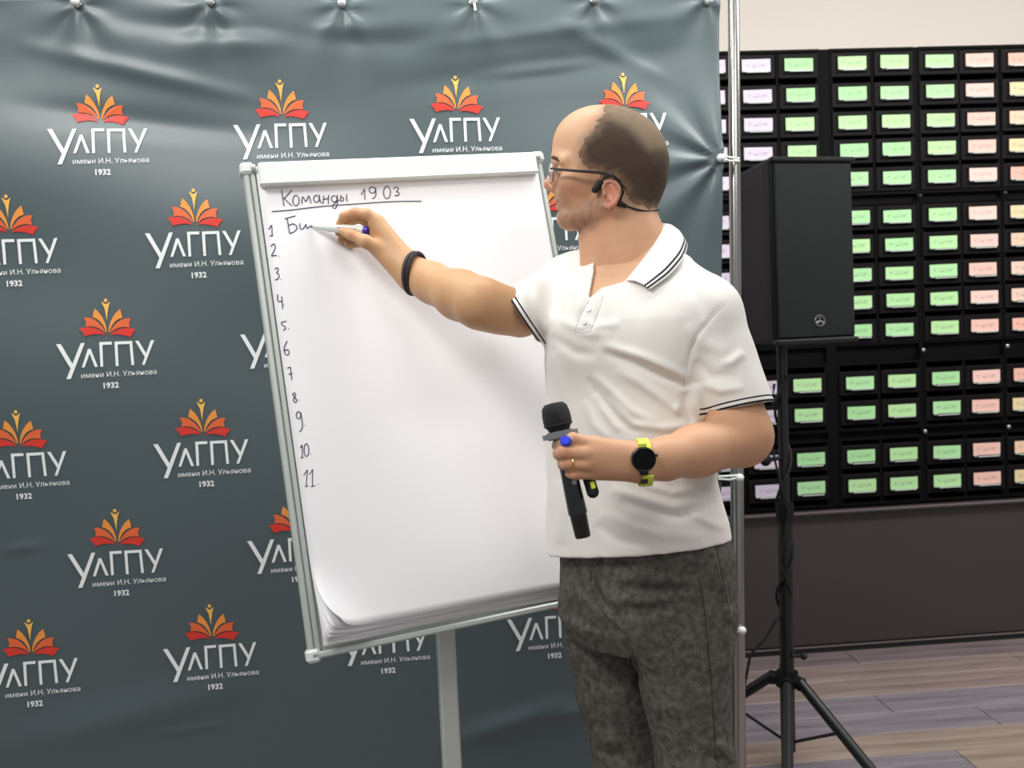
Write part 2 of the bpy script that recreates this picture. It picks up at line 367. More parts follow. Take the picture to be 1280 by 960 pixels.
yv[:, 0] -= (yv[:, 0].max() + yv[:, 0].min()) / 2; yv = np.column_stack([yv[:, 0] / (yv[:, 0].max() - yv[:, 0].min()) * 18.5, (yv[:, 1] - .35) * 9.6])
# basis of the logo lattice on the banner plane
S = .918
def lattice(i, j): return (.2927 + .4782 * i - .0066 * j) * S, 1.4 + (1.8802 - 1.4 + .0043 * i - .28517 * j) * S
PXX = .4782 * S / 224.; PXY = .28517 * S / 129.5
lcols = [lin(c) for c in ((246, 190, 92), (240, 158, 72), (232, 112, 66), (224, 66, 52), (240, 244, 240))]
def flat(name, rgb): return mat(name, rgb, .45, spec=.4)
LM = [flat('print_yellow', (244, 188, 92)), flat('print_orange', (236, 150, 66)), flat('print_coral', (226, 104, 58)), flat('print_red', (216, 58, 46)), flat('print_white', (236, 240, 238))]
def subdiv_poly(p, n=3):
    q = []
    for a, b in zip(p, p[1:] + p[:1]):
        for k in range(n): q.append((a[0] + (b[0] - a[0]) * k / n, a[1] + (b[1] - a[1]) * k / n))
    return q
crest2d = [(m_, [loc(*c) for c in p]) for m_, p in allp]
lett2d = [[loc(*c) for c in subdiv_poly(p, 3)] for p in letters]
for j in range(-1, 6):
    for i2 in range(-1, 5):
        i = i2 - (.5 if j % 2 else 0)
        cu, cz = lattice(i, j)
        if cu < -.45 or cu > 1.72 or cz < .12 or cz > 2.0: continue
        def mapq(pts, out):
            pts = np.array(pts); u = cu + pts[:, 0] * PXX - pts[:, 1] * PXX * .012; z = cz + pts[:, 1] * PXY + pts[:, 0] * PXX * .009
            return BP(u, z, out)
        b = MB()
        for m_, p in crest2d: b.add(mapq(p, .0024), [tuple(range(len(p)))], m_)
        b.build('printed_crest', None, t_ban, mats=LM)
        b = MB()
        for p in lett2d: b.add(mapq(p, .0024), [tuple(range(len(p)))])
        b.add(mapq(tv, .0024), tf); b.add(mapq(yv, .0024), yf)
        b.build('printed_lettering', LM[4], t_ban)

# chrome frame that carries the banner
t = empty('backdrop_frame', 'chrome tube frame carrying the slate banner', 'frame', tuple(onfloor(924, 1000)))
polD = (P(917, 0, 2.475), P(924, 960, 2.475))
dirp = (polD[1] - polD[0]); dirp /= -dirp[2]
ptop = polD[0] - dirp * (2.36 - polD[0][2]) ; pbot = polD[0] + dirp * (polD[0][2] - .02)
t.location = tuple(pbot * [1, 1, 0])
b = MB(); b.tube([ptop, (ptop + pbot) / 2], .0155, 20); b.tube([(ptop + pbot) / 2 , pbot], .0178, 20); b.build('upright_pole', M_steel, t, True)
lp = A0 * [1, 1, 0] + RB * (UL - .06)
b = MB(); b.tube([lp + ZZ * 2.36, lp + ZZ * .02], .0165, 20); b.build('upright_pole', M_steel, t, True)
b = MB(); b.tube([lp + ZZ * 2.34, ptop * [1, 1, 0] + ZZ * 2.34], .0145, 16); b.build('crossbar', M_steel, t, True)
for q in (lp, pbot):
    b = MB(); b.box((q[0], q[1], .006), (.10, .5, .008), (RB, NB, ZZ), bev=.002); b.build('base_foot', M_steel, t)
b = MB(); cq = (ptop + pbot) / 2; b.tube([cq + ZZ * .03, cq - ZZ * .03], .021, 20); b.build('pole_collar', M_steel, t, True)

# bungee ties
def tie(a, bpt, ball_at, lab):
    t = empty('bungee_tie', lab, 'tie', tuple(a), 'white bungee ties of the banner')
    b = MB(); b.tube([a, (a + bpt) / 2 + np.array([0, 0, -.004]), bpt], .003, 8); b.tube([a + ZZ * .006, (a + bpt) / 2 + np.array([0, 0, .006]), bpt + ZZ * .006], .003, 8); b.build('elastic_loop', M_whitepl, t, True)
    b = MB(); b.ball(ball_at, .0105, 8); b.build('ball_toggle', M_whitepl, t, True)
names = ['highest white bungee tie on the right banner edge, level with the ear', 'white bungee tie on the banner edge behind the elbow', 'lowest white bungee tie, beside the jeans hip']
for k, (x, y, x2, y2) in enumerate(((898, 200, 924, 201), (899, 598, 925, 597), (903, 789, 928, 788))):
    a = BP(np.array(hitB(x, y)[0] - .004), np.array(hitB(x, y)[1]), .010).ravel(); bb = P(x2, y2, 2.448)
    tie(a, bb, a + NB * .006 if k == 0 else bb, names[k])
nm = ['beyond the left picture edge', 'above the leftmost full crest', 'second from left along the top edge', 'above the left part of the flipchart clamp', 'with a dangling tail, above the third crest', 'above the bald head', 'at the top right banner corner']
for k, (u, z) in enumerate(top_uv):
    z = min(z, ZTOP - .015); a = BP(np.array(min(u, redge(z) - .02)), np.array(z), .010).ravel()
    bb = a - NB * .004; bb[2] = 2.335
    q = A0 * [1, 1, 0] + RB * u; bb = q + NB * .02 + ZZ * 2.335
    t = empty('bungee_tie', 'white bungee tie on the top banner edge, ' + nm[k], 'tie', tuple(a), 'white bungee ties of the banner')
    b = MB(); b.tube([a, bb], .0028, 8); b.build('elastic_loop', M_whitepl, t, True)
    b = MB(); b.ball(a + NB * .006, .0105, 8); b.build('ball_toggle', M_whitepl, t, True)
    if k == 4: b = MB(); b.tube([a + NB * .01, a + NB * .012 + RB * .003 - ZZ * .028], .003, 8); b.build('elastic_tail', M_whitepl, t, True)

# ------------------------------------------------------------------ loudspeaker on tripod
SD = 2.80
sbl = P(966, 431, SD); sbr = P(1068, 421, SD + .07)
rs = sbr - sbl; rs[2] = 0; SWd = np.linalg.norm(rs); rs /= SWd; ns = np.array([rs[1], -rs[0], 0])
th = math.radians(13); rs2 = np.array([rs[0], rs[1], 0])
zb = sbl[2]; ztop_s = P(965, 200, SD)[2]; Hs = ztop_s - zb
cen = (sbl + sbr) / 2; cen[2] = zb + Hs / 2; dep = .25
t = empty('loudspeaker', 'black loudspeaker box on the tripod stand beside the backdrop', 'loudspeaker', (cen[0] - ns[0] * dep / 2, cen[1] - ns[1] * dep / 2, zb))
ups = np.array(ZZ); # cabinet: trapezoid plan, rounded front edges
prof = [(-.5, 0), (-.47, .012), (.47, .012), (.5, 0), (.5, -.03), (.36, -dep), (-.36, -dep), (-.5, -.03)]
pts = []
for zz_, sc in ((0, .965), (.012, 1), (Hs - .012, 1), (Hs, .965)):
    for a, d in prof: pts.append(cen * [1, 1, 0] + rs * a * SWd * sc + ns * (d * sc) + ZZ * (zb + zz_))
n = len(prof); Fs = [tuple(range(n)), tuple(3 * n + k for k in range(n))[::-1]]
for l in range(3):
    for k in range(n): Fs.append((l * n + k, l * n + (k + 1) % n, (l + 1) * n + (k + 1) % n, (l + 1) * n + k))
b = MB(); b.add(pts, Fs); b.build('cabinet', M_black, t)
b = MB(); b.box(cen + ns * .016, (SWd * .93, .010, Hs * .94), (rs, ns, ZZ), bev=.004); b.build('grille', M_grille, t)
for zz_ in (zb + .006, zb + Hs - .006):
    b = MB(); b.box(cen * [1, 1, 0] + ns * .012 + ZZ * zz_, (SWd * 1.01, .028, .016), (rs, ns, ZZ), bev=.005); b.build('corner_trim', M_blackm, t)
lg = P(1023, 401, SD + .02); lg = lg - ns * ((lg - cen - ns * .022) @ ns)
M_badge = mat('badge_silver', (150, 150, 150), .3, .8)
b = MB(); b.ring(lg, ns, .0165, .0022, 28, 6)
for k in range(3):
    an = math.pi / 2 + k * 2 * math.pi / 3; dv = rs * math.cos(an) + ZZ * math.sin(an)
    b.tube([lg, lg + dv * .013], .0014, 6)
    for sg in (-1, 1):
        b.tube([lg + dv * .013 + np.cross(dv, ns) * sg * .0035, lg + dv * .006 + np.cross(dv, ns) * sg * .0028], .0009, 6)
b.build('round_badge', M_badge, t, True)

spx = lambda x, y, D=SD + .08: P(x, y, D)
pt = cen * [1, 1, 0] - ns * .12 + ZZ * (zb + .03)
dpt = SD + .1
t = empty('tripod_stand', 'black tripod speaker stand with cable wound round its pole', 'stand', tuple(P(985, 960, dpt) * [1, 1, 0]))
pA = P(977, 432, dpt); pM = P(981, 640, dpt); pH = P(984, 850, dpt)
dd = (pH - pA); dd /= -dd[2]; pF = pA + dd * (pA[2] - .05)
b = MB(); b.tube([pA + ZZ * .05, pM], .0165, 18); b.tube([pM + ZZ * .01, pH], .0215, 18); b.build('inner_pole', M_blackm, t, True)
b = MB(); b.tube([pM + ZZ * .03, pM - ZZ * .03], .0275, 18); b.build('locking_collar', M_black, t, True)
b = MB(); b.tube([pH + ZZ * .05, pF], [.0225, .0225], 18); b.build('lower_pole', M_blackm, t, True)
kq = P(1002, 820, dpt - .02)
b = MB(); b.tube([kq - RT * .03, kq + RT * .004], .006, 8); b.ball(kq + RT * .006, .012, 8); b.build('knob', M_rubber, t, True)
kq = P(1000, 818, dpt - .02)
b = MB(); b.ball(P(957, 575, dpt - .03), .018, 8, (1, .8, 1.1)); b.tube([P(957, 575, dpt - .03), P(979, 572, dpt)], .007, 8); b.build('knob', M_rubber, t, True)
hub = P(984, 848, dpt)
b = MB(); b.tube([hub + ZZ * .022, hub - ZZ * .022], [.034, .036], 18)
feet = [(P(1128, 1018, 1), None), (P(862, 925, 1), None), (P(1010, 1110, 1), None)]
fts = []
for x, y in ((1124, 1012), (845, 925), (985, 1120)):
    fts.append(onfloor(x, y) + ZZ * .015)
legs = []
for fq in fts:
    hv = (fq - hub) * [1, 1, 0]; hv /= np.linalg.norm(hv); st = hub + hv * .055 - ZZ * .005
    b.tube([hub, st], [.018, .022], 10); legs.append((st, fq, hv))
b.build('hub', M_black, t, True)
for st, fq, hv in legs:
    b = MB(); b.tube([st - (fq - st) * .03, fq], .0165, 12); lo = b.build('leg', M_blackm, t, True)
    b = MB(); b.tube([fq + (st - fq) * .06, fq + (fq - st) * .015], .021, 12); b.build('rubber_foot', M_rubber, lo, True)
    lo.children[0].matrix_parent_inverse = Matrix.Identity(4)
    mid = st + (fq - st) * .42; b = MB(); b.tube([mid, (pF * .35 + hub * .65) * [1, 1, 0] + ZZ * .07], .005, 8); b.build('brace', M_blackm, t, True)
# the cable wound round the pole
cp = []
for k in range(90):
    q = k / 89; y = 470 + q * 300; ax = P(977 + 7 * (y - 432) / 418, y, dpt); an = q * 2 * math.pi * 2.6 + 1; r = .0285 if y > 640 else .023
    cp.append(ax + RT * r * math.cos(an) + fwd * -r * math.sin(an))
for q in ((970, 775), (955, 800), (938, 818), (932, 850), (918, 900)): cp.append(P(*q, dpt - .02))
b = MB(); b.tube([P(968, 480, dpt - .02), P(965, 505, dpt - .03)] + cp, .0045, 8)
tag(b.build('speaker_cable', M_rubber, None, True), 'thin black cable wound around the speaker stand pole', 'cable')
b = MB(); b.tube([P(942, 455, dpt), P(950, 500, dpt - .03), P(962, 545, dpt - .045), P(972, 590, dpt - .045), P(986, 640, dpt - .035), P(975, 700, dpt - .03), P(990, 745, dpt - .028)], .0035, 8)
tag(b.build('signal_cable', M_rubber, None, True), 'black cable hanging from the loudspeaker along the upper pole', 'cable')
# ------------------------------------------------------------------ flipchart
q0 = np.array([-.1655, 1.9665, 1.2964]); BC = O + .93 * (q0 - O); byaw, btilt, broll = .3238, .2097, .0584
BR_ = np.array([math.cos(byaw), math.sin(byaw), 0]); BN_ = np.array([math.sin(byaw), -math.cos(byaw), 0])
BU_ = ZZ * math.cos(btilt) - BN_ * math.sin(btilt); BNN = BN_ * math.cos(btilt) + ZZ * math.sin(btilt)
BX = BR_ * math.cos(broll) + BU_ * math.sin(broll); BY = BU_ * math.cos(broll) - BR_ * math.sin(broll)
AXB = (BX, BY, BNN); BW, BH = .606, .94
def bpl(x, y, out=0):      # where the pixel's ray meets the board plane
    d = ray(x, y); c = BC + BNN * out; t = ((c - O) @ BNN) / (d @ BNN); p = O + d * t; return (p - BC) @ BX, (p - BC) @ BY, t
def BB(a, b, out=0): return BC + BX * a + BY * b + BNN * out
flip = empty('flipchart', 'white flipchart easel with a handwritten numbered list on its paper pad', 'flipchart', (BC[0], BC[1] + .1, 0))
b = MB(); b.box(BB(0, 0, -.012), (BW, BH, .014), AXB, bev=.002); b.build('backboard', M_white, flip)
for sx in (-1, 1):
    b = MB(); b.box(BB(sx * (BW / 2 + .003), 0, -.008), (.012, BH + .01, .026), AXB, bev=.003); b.box(BB(sx * (BW / 2 - .009), 0, .001), (.010, BH, .010), AXB, bev=.002); b.build('side_rail', M_alu, flip)
b = MB(); b.box(BB(0, -BH / 2 + .004, -.003), (BW + .01, .012, .030), AXB, bev=.003); b.build('bottom_rail', M_alu, flip)
b = MB(); b.box(BB(0, BH / 2 - .006, -.010), (BW + .01, .014, .026), AXB, bev=.003); b.build('top_rail', M_alu, flip)
for sx in (-1, 1):
    for sy in (-1, 1):
        b = MB(); b.box(BB(sx * (BW / 2 + .001), sy * (BH / 2 - .004), -.006), (.026, .024, .036), AXB, bev=.005); b.build('corner_cap', M_whitepl, flip)
cl = bpl(321, 201, .02); cr = bpl(669, 196, .02); cw = cr[0] - cl[0]
b = MB(); cc_ = BB((cl[0] + cr[0]) / 2, (cl[1] + cr[1]) / 2 - .021, .020)
b.box(cc_, (cw, .046, .016), AXB, bev=.004); b.box(cc_ + BY * .016 - BNN * .01, (cw, .014, .02), AXB, bev=.003); b.box(cc_ - BY * .021 + BNN * .001, (cw, .005, .019), AXB, bev=.002); b.build('clamp_bar', M_whitepl, flip)
for sx in (-1, 1):
    b = MB(); b.tube([BB((cl[0] if sx < 0 else cr[0]), cl[1] - .012, .014) - BX * .004, BB((cl[0] if sx < 0 else cr[0]), cl[1] - .012, .014) + BX * .012 * sx], .007, 14); b.build('clamp_hinge', M_alu, flip, True)
# paper pad: pages of the list, curling at the lower left corner
aL = bpl(322, 222, .012)[0]; aR = bpl(687, 298, .012)[0]; bT = bpl(330, 212, .012)[1]
bB_l = bpl(400, 790, .012)[1]; bB_r = bpl(702, 737, .012)[1]
def sheet(k, extra, rr, off):
    na, nb = 44, 60; V = []; aa = np.linspace(0, 1, na); bbs = np.linspace(0, 1, nb)
    for vb in bbs:
        for va in aa:
            a = aL + extra[0] + (aR - aL - extra[0]) * va; bot = bB_l + (bB_r - bB_l) * va - extra[1] * (1 - .25 * va) + .0022 * math.sin(va * 8 + k * 1.7) * (k > 0)
            bq = bot + (bT - bot) * vb; lift = off + .006 * math.exp(-vb * 9) * (1.2 + math.sin(va * 7)) * (1 - k * .12)
            dx, dy = .80, .60; s = -((a - (aL + .062)) * dx + (bq - (bB_l + .062)) * dy)
            if s > 0:
                an = min(s / rr, 1.9); s2 = rr * math.sin(an); a += (s - s2) * dx; bq += (s - s2) * dy; lift += rr * (1 - math.cos(an))
            V.append(BB(a, bq, lift))
    Fs = [(j * na + i, j * na + i + 1, (j + 1) * na + i + 1, (j + 1) * na + i) for j in range(nb - 1) for i in range(na - 1)]
    o = meshobj('paper_sheet', V, Fs, M_paper, smooth=True); setparent(o, flip); so = o.modifiers.new('t', 'SOLIDIFY'); so.thickness = .0004; so.offset = -1
    return o
PAGE = .0115
b = MB(); b.box(BB((aL + aR) / 2 + .001, (bT + min(bB_l, bB_r) - .014) / 2, .0005), (aR - aL - .004, bT - min(bB_l, bB_r) + .014, .006), AXB); b.build('paper_stack', M_paper, flip)
front = sheet(0, (0, 0), .048, PAGE)
for k in range(1, 7): sheet(k, (-.0022 * (k > 1) + .0004 * k, .0040 * k), .048 + .022 * k, PAGE - .0010 * k)
# handwriting
def c2(x, y): return 320 + x / 4.571, 200 + y / 4.571
def c3(x, y): return 290 + x / 4, 400 + y / 4
def loop(cx, cy, rx, ry, a0=0, a1=380, n=16): return [(cx + rx * math.cos(math.radians(a0 + (a1 - a0) * i / n)), cy - ry * math.sin(math.radians(a0 + (a1 - a0) * i / n))) for i in range(n + 1)]
st2 = [[(146, 172), (152, 215), (160, 262)], [(205, 172), (180, 200), (158, 222)], [(160, 218), (180, 240), (205, 262)], loop(228, 232, 18, 30, 100, 470),
       [(262, 250), (262, 225), (266, 205), (276, 225), (284, 242), (294, 220), (302, 200), (308, 222), (314, 246)], loop(345, 222, 16, 20, 60, 400), [(362, 200), (362, 225), (372, 246)],
       [(388, 205), (384, 228), (382, 252)], [(384, 228), (400, 222), (412, 220)], [(416, 200), (412, 225), (414, 250)],
       loop(446, 222, 16, 18, 60, 400), [(463, 200), (466, 235), (464, 262), (452, 280), (436, 272), (436, 258), (462, 238), (478, 228)], [(484, 200), (482, 235), (492, 238), (502, 226), (496, 212), (484, 214)], [(518, 196), (516, 220), (522, 238)],
       [(600, 198), (612, 178), (622, 160), (620, 195), (622, 226)], loop(664, 172, 18, 18, 0, 380), [(682, 160), (686, 190), (682, 212), (664, 222)], [(702, 222), (705, 223)], loop(748, 186, 20, 36, 100, 470), [(785, 166), (800, 152), (815, 160), (808, 176), (798, 182), (816, 186), (820, 198), (806, 206), (792, 202)],
       [(90, 295), (190, 288), (280, 276), (390, 264), (500, 256), (600, 250), (700, 242), (820, 236), (945, 236)],
       [(178, 334), (184, 370), (192, 418)], [(165, 336), (200, 326), (225, 320)], [(184, 376), (208, 362), (230, 372), (236, 392), (220, 410), (192, 420)], [(250, 362), (250, 388), (262, 400), (276, 384), (288, 362), (286, 386), (294, 392), (306, 378)],
       [(72, 398), (82, 380), (90, 368), (91, 400), (92, 430)], [(76, 434), (98, 432)], [(85, 495), (94, 480), (108, 480), (112, 500), (98, 530), (84, 552), (102, 546), (118, 546)], [(130, 550), (133, 551)],
       [(106, 624), (118, 614), (130, 620), (122, 640), (114, 646), (130, 650), (134, 668), (120, 684), (108, 684)], [(139, 682), (142, 683)], [(124, 768), (122, 795), (126, 812), (146, 806)], [(146, 780), (150, 815), (152, 850)], [(158, 828), (161, 829)]]
st3 = [[(246, 12), (258, 8), (272, 6)], [(246, 12), (250, 28), (264, 30), (270, 42), (256, 52)], [(281, 43), (284, 44)], [(276, 105), (264, 125), (258, 150), (266, 174), (280, 176), (288, 160), (280, 146), (264, 152)],
       [(276, 240), (286, 238), (292, 232), (294, 262), (300, 300)], [(282, 272), (302, 266)], [(302, 372), (310, 362), (320, 370), (312, 388), (304, 402), (316, 416), (326, 404), (316, 388), (302, 374)], [(333, 400), (336, 401)],
       loop(332, 476, 11, 18, 20, 380), [(344, 462), (348, 490), (354, 525), (348, 552), (336, 558)], [(362, 526), (365, 527)], [(342, 640), (350, 618), (352, 650), (350, 690)], [(342, 690), (356, 686)], loop(372, 650, 12, 32, 100, 470), [(390, 668), (393, 669)],
       [(358, 776), (370, 760), (378, 742), (374, 790), (370, 832)], [(364, 834), (382, 828)], [(386, 772), (398, 756), (404, 740), (402, 790), (402, 832)], [(394, 834), (416, 828)], [(430, 820), (433, 821)]]
hgroups = [(st2[0:12], c2), (st2[12:13], c2)] if False else [(st2[:13], c2), (st2[13:18], c2), (st2[18:19], c2), (st2[19:23], c2), (st2[23:25], c2), (st2[25:27], c2), (st2[27:29], c2), (st2[29:], c2), (st3[:3], c3), (st3[3:4], c3), (st3[4:6], c3), (st3[6:8], c3), (st3[8:11], c3), (st3[11:15], c3), (st3[15:], c3)]
for S_, cv in hgroups:
    b = MB()
    for s_ in S_:
        pts_ = [BB(*bpl(*cv(*p), PAGE)[:2], PAGE + .0006) for p in s_]
        pp = [pts_[0]]
        for i in range(len(pts_) - 1):
            for t_ in (.33, .67, 1): pp.append(pts_[i] * (1 - t_) + pts_[i + 1] * t_)
        if len(pp) > 4:
            arr = np.array(pp)
            for _ in range(2): arr[1:-1] = arr[1:-1] * .5 + (arr[:-2] + arr[2:]) * .25
            pp = list(arr)
        b.tube(pp, .00095, 5)
    hw_ = b.build('handwriting', M_ink, None); hw_.parent = front; hw_.matrix_parent_inverse = Matrix.Identity(4)
# stand of the flipchart
DPL = bpl(556, 790, 0)[2] + .065; pt0 = P(557, 800, DPL); d1 = P(565, 960, DPL) - pt0; d1 /= -d1[2]; pb = pt0 + d1 * (pt0[2] - .05); ptt = BB(-.01, -.05, -.05)
pv = -d1 / np.linalg.norm(d1); tq = pt0 + pv * .06; b = MB(); b.box((tq + pb) / 2, (.0365, .022, np.linalg.norm(tq - pb)), (np.cross(BN_, pv), BN_, pv), bev=.004); b.build('centre_pole', M_alu, flip)
b = MB(); uq = tq + BY * .42 - BNN * .0; b.box((tq + uq) / 2 - BY * .02, (.030, .46, .018), AXB, bev=.004); b.build('upper_pole', M_alu, flip)
b = MB(); b.box(BB(.0, -.16, -.034), (.20, .12, .026), AXB, bev=.003); b.build('mounting_plate', M_alu, flip)
for k in range(5):
    an = k * 2 * math.pi / 5 + .9; dv = np.array([math.cos(an), math.sin(an), 0]); b = MB(); b.tube([pb + ZZ * .02, pb + dv * .30 - ZZ * .0], [.018, .012], 10); b.build('base_leg', M_alu, flip, True)
    b = MB(); w_ = pb + dv * .30; b.tube([w_ * [1, 1, 0] + np.cross(dv, ZZ) * .012 + ZZ * .026, w_ * [1, 1, 0] - np.cross(dv, ZZ) * .012 + ZZ * .026], .025, 16); b.build('castor', M_rubber, flip, True)
for sx, ya, yb in ((-1, 575, 715),):
    p0 = P(357, 575, 1.76); p1 = P(379, 713, 1.72); ax_ = (p0 - p1); L_ = np.linalg.norm(ax_); ax_ /= L_
    b = MB(); b.box((p0 + p1) / 2, (.012, L_, .008), (BX, ax_, BNN), bev=.002); b.build('folded_side_arm', M_alu, flip)
    p0 = BB(BW / 2 + .02, -.05, -.02); b = MB(); b.box(p0 - BY * .1, (.012, L_, .008), AXB, bev=.002); b.build('folded_side_arm', M_alu, flip)

# ------------------------------------------------------------------ distance-field sculpting
class Field:
    def __init__(s, lo, hi, h):
        s.lo = np.array(lo, np.float32); s.h = h; s.n = np.ceil((np.array(hi) - lo) / h).astype(int) + 1
        s.ax = [s.lo[i] + h * np.arange(s.n[i], dtype=np.float32) for i in range(3)]; s.D = np.full(s.n, .5, np.float32)
    def sl(s, lo, hi):
        a = np.clip(np.floor((np.array(lo) - s.lo) / s.h).astype(int), 0, s.n); b_ = np.clip(np.ceil((np.array(hi) - s.lo) / s.h).astype(int) + 1, 0, s.n)
        return tuple(slice(a[i], b_[i]) for i in range(3))
    def grid(s, sl): return s.ax[0][sl[0]][:, None, None], s.ax[1][sl[1]][None, :, None], s.ax[2][sl[2]][None, None, :]
    def mix(s, sl, d, k, sub=False):
        A = s.D[sl]
        if sub:
            h_ = np.maximum(k - np.abs(A + d), 0) / max(k, 1e-6); s.D[sl] = np.maximum(A, -d) + h_ * h_ * k / 4
        else:
            h_ = np.maximum(k - np.abs(A - d), 0) / max(k, 1e-6); s.D[sl] = np.minimum(A, d) - h_ * h_ * k / 4
    def cone(s, a, b, ra, rb, k=.01, sub=False):
        a = np.array(a, np.float32); b = np.array(b, np.float32); m = max(ra, rb) + k + .012
        sl = s.sl(np.minimum(a, b) - m, np.maximum(a, b) + m)
        if any(q.stop <= q.start for q in sl): return
        X, Y, Z = s.grid(sl); ab = b - a; L2 = float(ab @ ab) + 1e-12
        x, y, z = X - a[0], Y - a[1], Z - a[2]; t = np.clip((x * ab[0] + y * ab[1] + z * ab[2]) / L2, 0, 1)
        d = np.sqrt((x - t * ab[0]) ** 2 + (y - t * ab[1]) ** 2 + (z - t * ab[2]) ** 2) - (ra + (rb - ra) * t)
        s.mix(sl, d, k, sub)
    def chain(s, pts, rs, k=.01):
        for i in range(len(pts) - 1): s.cone(pts[i], pts[i + 1], rs[i], rs[i + 1], k)
    def ell(s, c, rad, k=.01, R=None, sub=False):
        c = np.array(c, np.float32); m = max(rad) + k + .012; sl = s.sl(c - m, c + m)
        if any(q.stop <= q.start for q in sl): return
        X, Y, Z = s.grid(sl); x, y, z = X - c[0], Y - c[1], Z - c[2]
        if R is not None: x, y, z = [R[i][0] * x + R[i][1] * y + R[i][2] * z for i in range(3)]
        k0 = np.sqrt((x / rad[0]) ** 2 + (y / rad[1]) ** 2 + (z / rad[2]) ** 2); k1 = np.sqrt((x / rad[0] ** 2) ** 2 + (y / rad[1] ** 2) ** 2 + (z / rad[2] ** 2) ** 2) + 1e-6
        s.mix(sl, k0 * (k0 - 1) / k1, k, sub)
    def loft(s, zs, cx, cy, a, b, e1, e2, n=2.3, k=.02):
        Z = s.ax[2]; sl = tuple(slice(0, m_) for m_ in s.n); o_ = np.argsort(zs)
        def ip(v): return np.interp(Z, np.array(zs)[o_], np.array(v)[o_]).astype(np.float32)[None, None, :]
        CX, CY, A, B_ = ip(cx), ip(cy), ip(a), ip(b); X, Y, _ = s.grid(sl)
        x = X - CX; y = Y - CY; u = np.abs(x * e1[0] + y * e1[1]) / A; v = np.abs(x * e2[0] + y * e2[1]) / B_
        k0 = (u ** n + v ** n) ** (1 / n); d = (k0 - 1) * (A * B_) / np.sqrt((A * v) ** 2 + (B_ * u) ** 2 + 1e-9) * np.maximum(k0, .3)
        zl, zh = min(zs), max(zs); d = np.maximum(d, np.maximum(zl - Z, Z - zh)[None, None, :]); s.mix(sl, d.astype(np.float32), k)
    def halfspace(s, p, nrm, box=None, k=.002):   # remove what lies beyond p along nrm
        sl = tuple(slice(0, m_) for m_ in s.n) if box is None else s.sl(*box); X, Y, Z = s.grid(sl)
        d = (X - p[0]) * nrm[0] + (Y - p[1]) * nrm[1] + (Z - p[2]) * nrm[2]; s.D[sl] = np.maximum(s.D[sl], d.astype(np.float32))
    def band(s, w_):
        ii = np.nonzero(np.abs(s.D) < w_); return ii, np.stack([s.ax[i][ii[i]] for i in range(3)], -1).astype(np.float64)
    def mesh(s):
        D = s.D; D[0] = D[-1] = .1; D[:, 0] = D[:, -1] = .1; D[:, :, 0] = D[:, :, -1] = .1
        S_ = D < 0; nx, ny, nz_ = D.shape
        c = np.zeros((nx - 1, ny - 1, nz_ - 1), np.uint8)
        for i in (0, 1):
            for j in (0, 1):
                for k in (0, 1): c += S_[i:nx - 1 + i, j:ny - 1 + j, k:nz_ - 1 + k]
        act = np.argwhere((c > 0) & (c < 8)); vid = np.full(c.shape, -1, np.int64); vid[tuple(act.T)] = np.arange(len(act))
        acc = np.zeros((len(act), 3)); cnt_ = np.zeros(len(act))
        cor = {(i, j, k): D[act[:, 0] + i, act[:, 1] + j, act[:, 2] + k].astype(np.float64) for i in (0, 1) for j in (0, 1) for k in (0, 1)}
        for a in cor:
            for ax in range(3):
                if a[ax] == 0:
                    b_ = list(a); b_[ax] = 1; b_ = tuple(b_); da, db = cor[a], cor[b_]; m_ = (da < 0) != (db < 0)
                    t = np.where(m_, da / np.where(m_, da - db, 1), 0); p = np.repeat(np.array(a, float)[None], len(act), 0); p[:, ax] = t
                    acc[m_] += p[m_]; cnt_ += m_
        V = s.lo + (act + acc / cnt_[:, None]) * s.h; Q = []
        for ax in range(3):
            sa = [slice(0, m_) for m_ in D.shape]; sb = list(sa); sa[ax] = slice(0, D.shape[ax] - 1); sb[ax] = slice(1, D.shape[ax])
            A, B_ = S_[tuple(sa)], S_[tuple(sb)]; e_ = np.argwhere(A != B_); fl = A[tuple(e_.T)]
            o1, o2 = [(1, 2), (2, 0), (0, 1)][ax]; q = []
            for u_, v_ in ((0, 0), (-1, 0), (-1, -1), (0, -1)):
                g = e_.copy(); g[:, o1] += u_; g[:, o2] += v_; q.append(vid[tuple(g.T)])
            q = np.stack(q, -1); q[~fl] = q[~fl][:, ::-1]; Q.append(q)
        return V, np.concatenate(Q)
